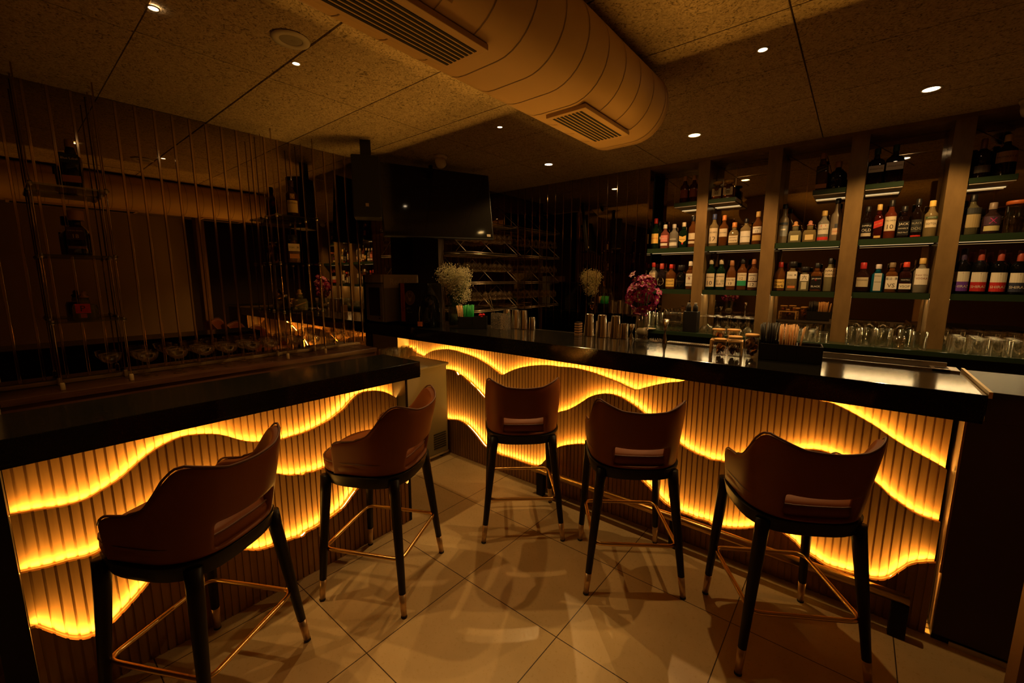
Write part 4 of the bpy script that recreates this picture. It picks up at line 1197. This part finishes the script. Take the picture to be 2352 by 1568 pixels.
left_b(157, 321, 2.127, 'taper', .046, (.02, .014, .02), (.30, .17, .07), [R(.50, .68, .97, (.02, .035, .06), 'Blue Label', CREAM), R(.10, .24, .95, (.45, .17, .05))], 'tall square dark bottle with blue label on the top left glass shelf')
left_b(171.5, 484, 1.758, 'squat', .052, (.035, .012, .010), (.38, .19, .07), [R(.34, .62, .8, (.06, .02, .012), 'CHIVAS REGAL|18', GOLD), R(.14, .20, .8, (.20, .11, .06))], 'broad dark whisky bottle with ornate gold crest on the middle left glass shelf', capstyle='wide', shape='square')
left_b(190.5, 668, 1.393, 'patron', .052, (.30, .26, .10), (.34, .16, .05), [R(.24, .56, .6, (.75, .05, .02), 'P', INK), R(.08, .22, .25, (.60, .12, .03))], 'stubby bottle with orange red label on the bottom left glass shelf', capstyle='ball')
left_b(667, 415, 2.103, 'round', .041, (.10, .02, .012), (.05, .02, .015), [R(.10, .44, .85, (.55, .40, .18), 'Glenfiddich| | ', INK), R(.48, .62, .4, (.30, .16, .05), 'V', GOLD)], 'whisky bottle with tan label on the top right glass shelf')
left_b(672, 540, 1.750, 'square', .048, (.45, .28, .10), BLACK, [R(.42, .68, .95, CREAM, 'TOKI   季', INK), R(.16, .32, .8, (.55, .24, .05))], 'square whisky bottle with calligraphy label on the middle right glass shelf', capstyle='wide')
left_b(687, 664, 1.377, 'patron', .056, (.42, .40, .16), (.55, .30, .05), [R(.28, .34, .7, (.35, .22, .08), '', INK, 'slant')], 'stubby pale green bottle on the bottom right glass shelf', capstyle='ball')
# ------------------------------------------------------------------ things on the longer bar
Z = RZ1 + .0005
# drinks cooler with glass door
cl = thing('drinks_cooler', 'slim grey drinks cooler with a lit style header sign behind the black shot machine', 'cooler', (-3.83, 2.66, Z))
MB().box((-.15, -.20, .02), (.15, .22, .50)).build('body', 'grey_frame', cl, bevel=.004)
dr = MB().box((-.145, -.222, .03), (-.105, -.202, .41)).box((.105, -.222, .03), (.145, -.202, .41)).box((-.105, -.222, .37), (.105, -.202, .41)).box((-.105, -.222, .03), (.105, -.202, .08)).build('door', 'grey_frame', cl)
MB().box((-.105, -.214, .08), (.105, -.208, .37)).build('door_glass', 'bronze_glass', dr)
MB().box((.08, -.228, .05), (.10, -.222, .065)).build('handle', 'black_plastic', dr)
sg = MB().box((.151, -.205, .365), (.158, .225, .50))
put_text(sg, 'Red Bull', lambda u, v: (.1588, .02 + u, .43 + v), .30, 1, .07)
sg.build('header_sign', ['sign_white', paint((.80, .72, .60))], cl)
MB().box((-.145, -.23, .42), (.145, -.204, .50)).build('front_header', 'sign_white', cl)
ft = MB()
for x in (-.13, .13):
    for y in (-.18, .2): ft.lathe([(.012, 0), (.012, .022)], 10, c=(x, y, 0))
ft.build('foot', 'black_plastic', cl)

# tap style shot machine with emblem
jm = thing('shot_machine', 'black shot machine with orange stripe and round stag emblem', 'drinks machine', (-3.44, 2.745, Z), math.radians(20))
hj = .415
MB().box((-.19, -.13, 0), (.15, .15, hj)).build('housing', 'black_plastic', jm, bevel=.01)
sx_ = -.130
s_ = MB().box((-.165, sx_ - .003, .03), (-.118, sx_ - .0005, hj - .002))
put_text(s_, 'Jägermeister', lambda u, v: (-.1415 - v, sx_ - .0036, .225 + u), .30, 1, .034)
s_.build('stripe', ['deep_orange', paint((.10, .02, .03))], jm)
e_ = MB(); ex, ez, er = -.058, .27, .056
ring = [(ex + er * math.cos(2 * PI * q / 32), sx_ - .002, ez + er * 1.25 * math.sin(2 * PI * q / 32)) for q in range(32)]
e_.add(ring, [tuple(range(32))]); 
e_.tube([(x, y - .001, z) for x, y, z in ring], .003, 6, 1, closed=True)
yq = sx_ - .0035
e_.add([(ex - .012, yq, ez - .035), (ex + .012, yq, ez - .035), (ex + .020, yq, ez + .005), (ex, yq, ez - .002), (ex - .020, yq, ez + .005)], [(0, 1, 2, 3, 4)], 2)
for sg_ in (-1, 1):
    e_.tube([(ex + .014 * sg_, yq, ez + .004), (ex + .034 * sg_, yq, ez + .022), (ex + .030 * sg_, yq, ez + .052)], .0022, 5, 2)
    e_.tube([(ex + .030 * sg_, yq, ez + .020), (ex + .018 * sg_, yq, ez + .042)], .0018, 5, 2)
e_.tube([(ex, yq, ez + .03), (ex, yq, ez + .055)], .002, 5, 2); e_.tube([(ex - .010, yq, ez + .045), (ex + .010, yq, ez + .045)], .002, 5, 2)
e_.build('emblem', [paint((.16, .09, .02)), paint((.30, .19, .06)), paint((.42, .27, .08))], jm)
w_ = MB()
put_text(w_, '-18°C', lambda u, v: (-.085 + u, sx_ - .0012, .165 + v), .062, 0, .03)
put_text(w_, 'ice cold', lambda u, v: (-.065 + u, sx_ - .0012, .128 + v), .095, 0, .013)
w_.build('lettering', paint((.5, .45, .36)), jm)
dm = thing('dispenser', 'rounded black dispenser beside the baby breath flowers', 'drinks machine', (-3.165, 2.62, Z), math.radians(25))
MB().lathe([(.080, 0), (.085, .006), (.085, .20), (.078, .25), (.05, .295), (.0001, .31)], 24, sq=(3.5, .95, 1.1)).build('housing', 'black_gloss', dm)
MB().box((-.085, -.104, .012), (-.04, -.096, .055)).build('tag', 'orange_label', dm)
MB().tube([(-.070, -.095, .06), (-.068, -.098, .14), (-.06, -.094, .20)], .004, 8).build('edge_trim', 'steel_dull', dm)

# baby's breath in a glass vase
gv = thing('flower_vase', 'glass vase with a cloud of tiny cream baby breath flowers', 'flowers', (-3.03, 2.80, Z))
MB().lathe([(.0001, 0), (.048, 0), (.05, .004), (.05, .19), (.048, .19), (.047, .012), (.0001, .01)], 24, cap=False).build('vase', 'clear_glass', gv)
MB().lathe([(.0001, .012), (.044, .012), (.044, .12), (.0001, .12)], 20, cap=False).build('water', 'dark_green', gv)
st = MB(); fl = MB(); rr = random.Random(3)
lobes = [((-.07, -.03, .50), .10), ((.02, .0, .46), .13), ((.10, .03, .47), .11), ((.06, .05, .30), .09), ((.03, .03, .40), .12)]
tips = []
for k in range(820):
    (cx_, cy_, cz_), r_ = lobes[rr.choice((0, 1, 1, 2, 3, 4, 4))]
    u = rr.uniform(-1, 1); a = rr.uniform(0, 6.28); q = r_ * rr.uniform(.55, 1.0)
    tips.append(Vector((cx_ + q * math.sqrt(1 - u * u) * math.cos(a), cy_ + q * math.sqrt(1 - u * u) * math.sin(a), cz_ + q * u)))
for k, tp in enumerate(tips):
    if k % 7 == 0: st.tube([(tp.x * .12, tp.y * .12, .05), (tp.x * .3, tp.y * .3, .2), tuple(tp)], .0014, 4)
    for w in range(5):
        c_ = tp + Vector((rr.gauss(0, .017), rr.gauss(0, .017), rr.gauss(0, .017))); s_ = rr.uniform(.0042, .0072)
        fl.add([c_ + Vector(d) * s_ for d in ((1, 0, 0), (-1, 0, 0), (0, 1, 0), (0, -1, 0), (0, 0, 1), (0, 0, -1))], [(0, 2, 4), (2, 1, 4), (1, 3, 4), (3, 0, 4), (2, 0, 5), (1, 2, 5), (3, 1, 5), (0, 3, 5)])
st.build('stem', 'stem_green', gv)['kind'] = 'stuff'
fl.build('blossom', 'gyp_white', gv)['kind'] = 'stuff'

jar((-2.945, 2.86, Z), .036, .13, 'lidded glass jar of dark fruit beside the black straw caddy', lid='steel_dull', fill=(('fruit_dark', 'fruit_orange'), 30, .5))
# straw caddy with green straws
sc1 = thing('straw_caddy', 'black caddy holding green straws and a red clip near the crystal glasses', 'caddy', (-2.765, 2.80, Z), math.radians(38))
cb_ = MB().box((-.13, -.06, 0), (.13, -.055, .11)).box((-.13, .055, 0), (.13, .06, .11)).box((-.13, -.06, 0), (-.125, .06, .11)).box((.125, -.06, 0), (.13, .06, .11)).box((-.0025, -.06, 0), (.0025, .06, .11)).box((-.13, -.06, 0), (.13, .06, .004))
cb_.build('tray', 'black_plastic', sc1)
def straws(parent, name, mt, x0, x1, y0, y1, nx, ny, h, lean=.0, r=.004, z0=.006):
    s_ = MB(); q = random.Random(11)
    for i in range(nx):
        for j in range(ny):
            x = x0 + (x1 - x0) * (i + .5) / nx; y = y0 + (y1 - y0) * (j + .5) / ny
            hh = h * q.uniform(.96, 1.02)
            s_.tube([(x, y, z0), (x + (x - (x0 + x1) / 2) * .25 + lean * h + q.gauss(0, .003), y + q.gauss(0, .004), hh)], r, 7)
    o = s_.build(name, mt, parent); o['kind'] = 'stuff'; return o
straws(sc1, 'green_straws', 'straw_green', -.075, .0, -.05, .05, 7, 6, .215)
straws(sc1, 'kraft_straws', 'straw_kraft', -.12, -.08, -.05, .05, 3, 3, .215, -.12)
cp_ = MB(); 
for dx in (0, .03): cp_.lathe([(.0001, -.014), (.012, -.008), (.015, 0), (.010, .010), (.0001, .013)], 12, c=(.07 + dx, -.03, .128))
cp_.tube([(.06, -.05, .12), (.085, -.03, .130), (.11, -.03, .128)], .008, 8)
cp_.box((.075, -.04, .08), (.095, -.02, .12)); cp_.build('red_clip', 'red_plastic', sc1)

def mixing_glass(loc, lab):
    t = thing('mixing_glass', lab, 'glass', loc)
    g_ = MB(); seg, rows = 24, 12; r, h = .047, .145
    vs = []
    for i in range(rows + 1):
        for q in range(seg):
            k = 1 + (.045 if (i + q) % 2 else -.03) * (1 if 0 < i < rows - 1 else 0)
            a = 2 * PI * (q + (.5 if i % 2 else 0)) / seg
            vs.append((r * k * math.cos(a), r * k * math.sin(a), h * i / rows))
    fs = []
    for i in range(rows):
        for q in range(seg):
            q2 = (q + 1) % seg; a, b_, c_, d = i * seg + q, i * seg + q2, (i + 1) * seg + q2, (i + 1) * seg + q
            fs += [(a, b_, d), (b_, c_, d)]
    fs.append(tuple(range(seg))[::-1]); g_.add(vs, fs)
    o = g_.build('glass_body', mat('cut_crystal', (.85, .78, .68), .03, trans=.92, spec=.9) if 'cut_crystal' not in MATS else 'cut_crystal', t)
    return t
mixing_glass((-2.575, 2.91, Z), 'cut crystal mixing glass nearer the green straws')
mixing_glass((-2.47, 2.92, Z), 'cut crystal mixing glass nearer the steel tins')
for k, (bx, by) in enumerate(((-2.555, 2.905), (-2.548, 2.915))):
    t = thing('bar_spoon', 'twisted bar spoon leaning in the crystal mixing glass, %s one' % ('left', 'right')[k], 'spoon', (bx, by, Z + .012))
    pts = [(0, 0, .0), (-.115 + .02 * k, -.02, .30)]
    n_ = 40; a0, a1 = Vector(pts[0]), Vector(pts[1])
    MB().tube([a0.lerp(a1, i / n_) + Vector((.0012 * math.cos(i * 1.2), .0012 * math.sin(i * 1.2), 0)) for i in range(n_ + 1)], .0024, 6).build('shaft', 'steel', t)
    MB().lathe([(.0001, 0), (.005, .004), (.006, .009), (.0001, .014)], 10, c=tuple(a1)).build('tip', 'steel', t)

def tin(loc, r0, r1, h, lab, grp='shaker tins', ang=0):
    t = thing('shaker_tin', lab, 'shaker tin', loc, 0, grp)
    MB().lathe([(r0 * 1.02, 0), (r0 * 1.03, .003), (r0, .006), (r1, h * .985), (r1 * .96, h), (r1 * .9, h - .001), (.0001, h - .004)], 28, cap=False).build('tin_body', 'steel', t)
    return t
tin((-2.55, 3.04, Z), .043, .034, .175, 'tall steel shaker tin closest to the crystal mixing glasses')
tin((-2.44, 3.035, Z), .043, .034, .175, 'tall steel shaker tin in the middle of the left three')
tin((-2.345, 3.03, Z), .043, .034, .175, 'tall steel shaker tin on the right of the left three')
tin((-2.26, 3.05, Z), .031, .028, .115, 'short steel tin right of the left three tall tins', 'small tins')
tin((-1.66, 3.02, Z), .044, .033, .180, 'tall steel shaker tin on the left of the three beside the orchids')
tin((-1.545, 3.02, Z), .044, .033, .178, 'tall steel shaker tin in the middle of the three beside the orchids')
tin((-1.435, 3.03, Z), .044, .033, .176, 'tall steel shaker tin nearest the orchid vase')
tin((-1.60, 3.075, Z), .030, .027, .12, 'short steel tin behind the first two tall tins beside the orchids', 'small tins')
tin((-1.49, 3.075, Z), .030, .027, .12, 'short steel tin behind the last two tall tins beside the orchids', 'small tins')
tin((-1.365, 3.045, Z), .031, .028, .118, 'short steel tin right of the three tall tins beside the orchids', 'small tins')
def jigger(loc, h, lab):
    t = thing('jigger', lab, 'jigger', loc)
    MB().lathe([(.020, 0), (.007, h * .40), (.006, h * .44), (.007, h * .48), (.024, h), (.022, h), (.006, h * .5)], 20, cap=False).build('jigger_body', 'steel', t)
jigger((-1.30, 3.03, Z), .118, 'double cone steel jigger standing left of the orchid vase')
jigger((-1.035, 3.0, Z), .175, 'tall slim steel jigger standing right of the orchid vase')
cs_ = thing('coaster_stack', 'small stack of pale coasters beside the left steel tin', 'coasters', (-1.765, 3.03, Z))
for i in range(5): MB().box((-.02, -.03, i * .021), (.02, .03, i * .021 + .013)).box((-.018, -.028, i * .021 + .013), (.018, .028, i * .021 + .021), 1).build('coaster', ['cork', 'black_wood'], cs_)
stn = thing('strainer', 'small coiled steel strainer lying between the vase and the tall jigger', 'strainer', (-1.12, 3.05, Z))
s_ = MB().lathe([(.0001, .002), (.03, .002), (.03, .004), (.0001, .004)], 20, cap=False).build('disc', 'steel', stn)
q_ = MB()
for i in range(16):
    a = 2 * PI * i / 16; q_.tube([(.040 * math.cos(a) + .008 * math.cos(b_ * 1.05) * math.cos(a), .040 * math.sin(a) + .008 * math.cos(b_ * 1.05) * math.sin(a), .011 + .009 * math.sin(b_ * 1.05)) for b_ in range(6)], .0016, 5, closed=True)
q_.build('spring', 'steel', stn); MB().box((-.006, .04, .003), (.006, .048, .006)).build('handle', 'steel', stn)

# orchids
ov = thing('flower_vase', 'clear cylinder vase of magenta orchids with a pale stone inside', 'flowers', (-1.215, 3.015, Z))
MB().lathe([(.0001, 0), (.046, 0), (.047, .006), (.047, .195), (.045, .195), (.044, .014), (.0001, .012)], 28, cap=False).build('vase', 'clear_glass', ov)
MB().lathe([(.0001, .035), (.022, .038), (.038, .055), (.040, .075), (.030, .095), (.0001, .102)], 18).build('stone', 'stone', ov)
sm = MB()
for i in range(8):
    a = 2 * PI * i / 8; sm.tube([(.012 * math.cos(a), .012 * math.sin(a), .10), (.02 * math.cos(a), .02 * math.sin(a), .2), (.06 * math.cos(a), .06 * math.sin(a), .42)], .0035, 6)
sm.build('stem', 'stem_green', ov)
def blossom_mesh(seed):
    b_ = MB(); q = random.Random(seed)
    for k in range(5):
        a = 2 * PI * k / 5 + q.uniform(-.15, .15); l = q.uniform(.022, .028); w = q.uniform(.009, .012)
        d = Vector((math.cos(a), math.sin(a), 0)); n_ = Vector((-math.sin(a), math.cos(a), 0)); z = Vector((0, 0, 1))
        c0 = d * .003; rows = []
        for f, ww, up in ((.0, .25, 0), (.35, .9, .10), (.7, 1.0, .12), (1.0, .25, .02)):
            p_ = c0 + d * l * f + z * l * up
            rows.append((p_ - n_ * w * ww + z * .003, p_, p_ + n_ * w * ww + z * .003))
        vs = [v_ for r_ in rows for v_ in r_]; fs = []
        for i in range(3):
            for j in range(2): fs.append((i * 3 + j, i * 3 + j + 1, i * 3 + j + 4, i * 3 + j + 3))
        b_.add(vs, fs[:2], 1, True); b_.add(vs, fs[2:], 0, True)
    b_.lathe([(.0001, .014), (.004, .010), (.006, .003), (.0001, 0)], 8, mi=2)
    return b_
protos = []
rr = random.Random(21)
cnt = 0
for i in range(92):
    u = rr.uniform(-1, 1); a = rr.uniform(0, 6.28); q = math.sqrt(1 - u * u); f = rr.uniform(.82, 1.0)
    ctr = Vector((0, 0, .335)); rad = Vector((.118, .105, .148))
    dv = Vector((q * math.cos(a), q * math.sin(a), u))
    p_ = ctr + Vector((dv.x * rad.x, dv.y * rad.y, dv.z * rad.z)) * f
    if i == 0: p_ = Vector((-.05, -.09, .49)) ; dv = Vector((-.3, -.7, .5))
    if cnt < 3:
        o = blossom_mesh(cnt + 1).build('blossom', ['petal', 'petal_pale', 'petal_cream'], ov); protos.append(o)
    else:
        o = protos[cnt % 3].copy(); COL.objects.link(o); o.parent = ov
    dv = (dv + Vector((rr.gauss(0, .3), rr.gauss(0, .3), rr.gauss(0, .3)))).normalized()
    o.rotation_euler = dv.to_track_quat('Z', 'Y').to_euler(); o.location = p_
    s_ = rr.uniform(1.0, 1.35); o.scale = (s_, s_, s_); cnt += 1

MBm = thing('bar_mat', 'ribbed rubber bar mat along the bartender edge', 'mat', (-.87, 3.06, Z))
m_ = MB().box((-.165, -.035, 0), (.165, .035, .008))
for i in range(24): m_.box((-.16 + i * .0135, -.032, .008), (-.154 + i * .0135, .032, .011))
m_.build('mat_body', 'steel_dull', MBm)

# garnish jars on a little wooden stand
ws = thing('jar_stand', 'small pale wooden stand under the garnish jars', 'stand', (-.60, 2.86, Z), math.radians(8))
w_ = MB()
for x in (-.085, .085): w_.box((x - .006, -.05, 0), (x + .006, -.04, .075)).box((x - .006, .04, 0), (x + .006, .05, .075)).box((x - .006, -.05, .032), (x + .006, .05, .040))
w_.box((-.09, -.05, .075), (.09, .05, .083)); w_.build('frame', 'wood_lid', ws)
FR = ('fruit_orange', 'fruit_dark')
jar((-.615, 2.765, Z), .034, .10, 'short garnish jar of dried orange slices at the front left of the jars', fill=(FR, 26, .42))
jar((-.535, 2.768, Z), .037, .122, 'garnish jar with a pale card and dark slices at the front of the jars', fill=(('fruit_dark', 'stone'), 18, .36))
jar((-.65, 2.86, Z + .0835), .036, .045 + .02, 'garnish jar with wooden lid at the back left on the stand', fill=(FR, 8, .22))
jar((-.565, 2.86, Z + .0842), .036, .068, 'garnish jar with wooden lid at the back right on the stand', fill=(FR, 8, .22))
jar((-.452, 2.80, Z), .036, .138, 'tall garnish jar full of dried fruit beside the black caddy', fill=(('fruit_orange', 'fruit_orange', 'fruit_dark'), 60, .66))
# black organiser with straws
oc = thing('straw_caddy', 'large black organiser holding black and kraft straws right of the garnish jars', 'caddy', (-.265, 2.84, Z), math.radians(6))
o_ = MB().box((-.15, -.075, 0), (.15, -.07, .095)).box((-.15, .07, 0), (.15, .075, .095)).box((-.15, -.075, 0), (-.145, .075, .115)).box((.145, -.075, 0), (.15, .075, .095)).box((-.06, -.075, 0), (-.055, .075, .11)).box((.03, -.075, 0), (.035, .075, .095)).box((-.15, -.075, 0), (.15, .075, .004))
o_.build('tray', 'black_plastic', oc, bevel=.001)
straws(oc, 'black_straws', 'straw_black', -.14, -.065, -.06, .06, 7, 6, .205)
straws(oc, 'kraft_straws', 'straw_kraft', -.05, .022, -.055, .06, 7, 6, .20)
straws(oc, 'kraft_straws', 'straw_kraft', .03, .05, -.03, .05, 1, 4, .19, .12)
# steel ice well edge
iw = thing('ice_well', 'low steel ice well rim at the bartender edge on the right', 'ice well', (.1, 3.03, Z))
MB().box((-.30, -.065, 0), (.30, -.055, .012)).box((-.30, .05, 0), (.30, .06, .030)).box((.235, -.065, 0), (.335, .06, .010)).build('rim', 'steel_dull', iw)
MB().box((.25, -.02, .010), (.30, .02, .0115)).build('drain', 'black_plastic', iw)

# ------------------------------------------------------------------ wine glass rack in the corner
RKZ = (2.255, 1.920, 1.590, 1.272)
wg0 = None
for li, z in enumerate(RKZ):
    t = thing('glass_rack', '%s wire rack for hanging wine glasses on the corner wall, counted from the top' % ORD[li], 'rack', (XM, 3.67, z), 0, 'wine glass racks')
    m_ = MB()
    for y in (-.44, .44): m_.bar((.005, y, 0), (.345, y, 0), .005, 6)
    for x in (.02, .345): m_.bar((x, -.44, 0), (x, .44, 0), .005, 6); m_.bar((x, -.44, -.018), (x, .44, -.018), .004, 6)
    for i in range(19): m_.bar((.02, -.42 + i * .0467, -.018), (.345, -.42 + i * .0467, -.018), .003, 5)
    m_.build('wire_frame', 'steel_dull', t)
    b_ = MB()
    for y in (-.44, .0, .44): b_.bar((.345, y, 0), (.004, y, .27), .0035, 6)
    b_.build('brace', 'steel_dull', t)
    if li == 3: continue
    for j, x in enumerate((XM + .30, XM + .16)):
        for i in range(8):
            y = (3.295, 3.388, 3.482, 3.575, 3.73, 3.823, 3.917, 4.01)[i]
            lab = 'wine glass in the %s rack from the top, %s from the near end, %s row' % (ORD[li], ORD[i], ('outer', 'inner')[j])
            if wg0 is None:
                wg0 = thing('wine_glass', lab, 'glass', (x, y, z - .0175), 0, 'hanging wine glasses')
                lathe_obj('bowl', [(.004, -.092), (.022, -.104), (.039, -.130), (.042, -.155), (.036, -.190), (.034, -.190), (.040, -.155), (.037, -.131), (.0001, -.100)], 'clear_glass', wg0, 14)
                lathe_obj('stem', [(.006, .006), (.0035, -.01), (.0035, -.08), (.006, -.094)], 'clear_glass', wg0, 8)
                lathe_obj('foot', [(.0001, .0035), (.034, .0035), (.0345, .005), (.006, .008)], 'clear_glass', wg0, 16)
            else: dup(wg0, (x, y, z - .0175), 0, lab)
bpy.data.objects.remove(lb)
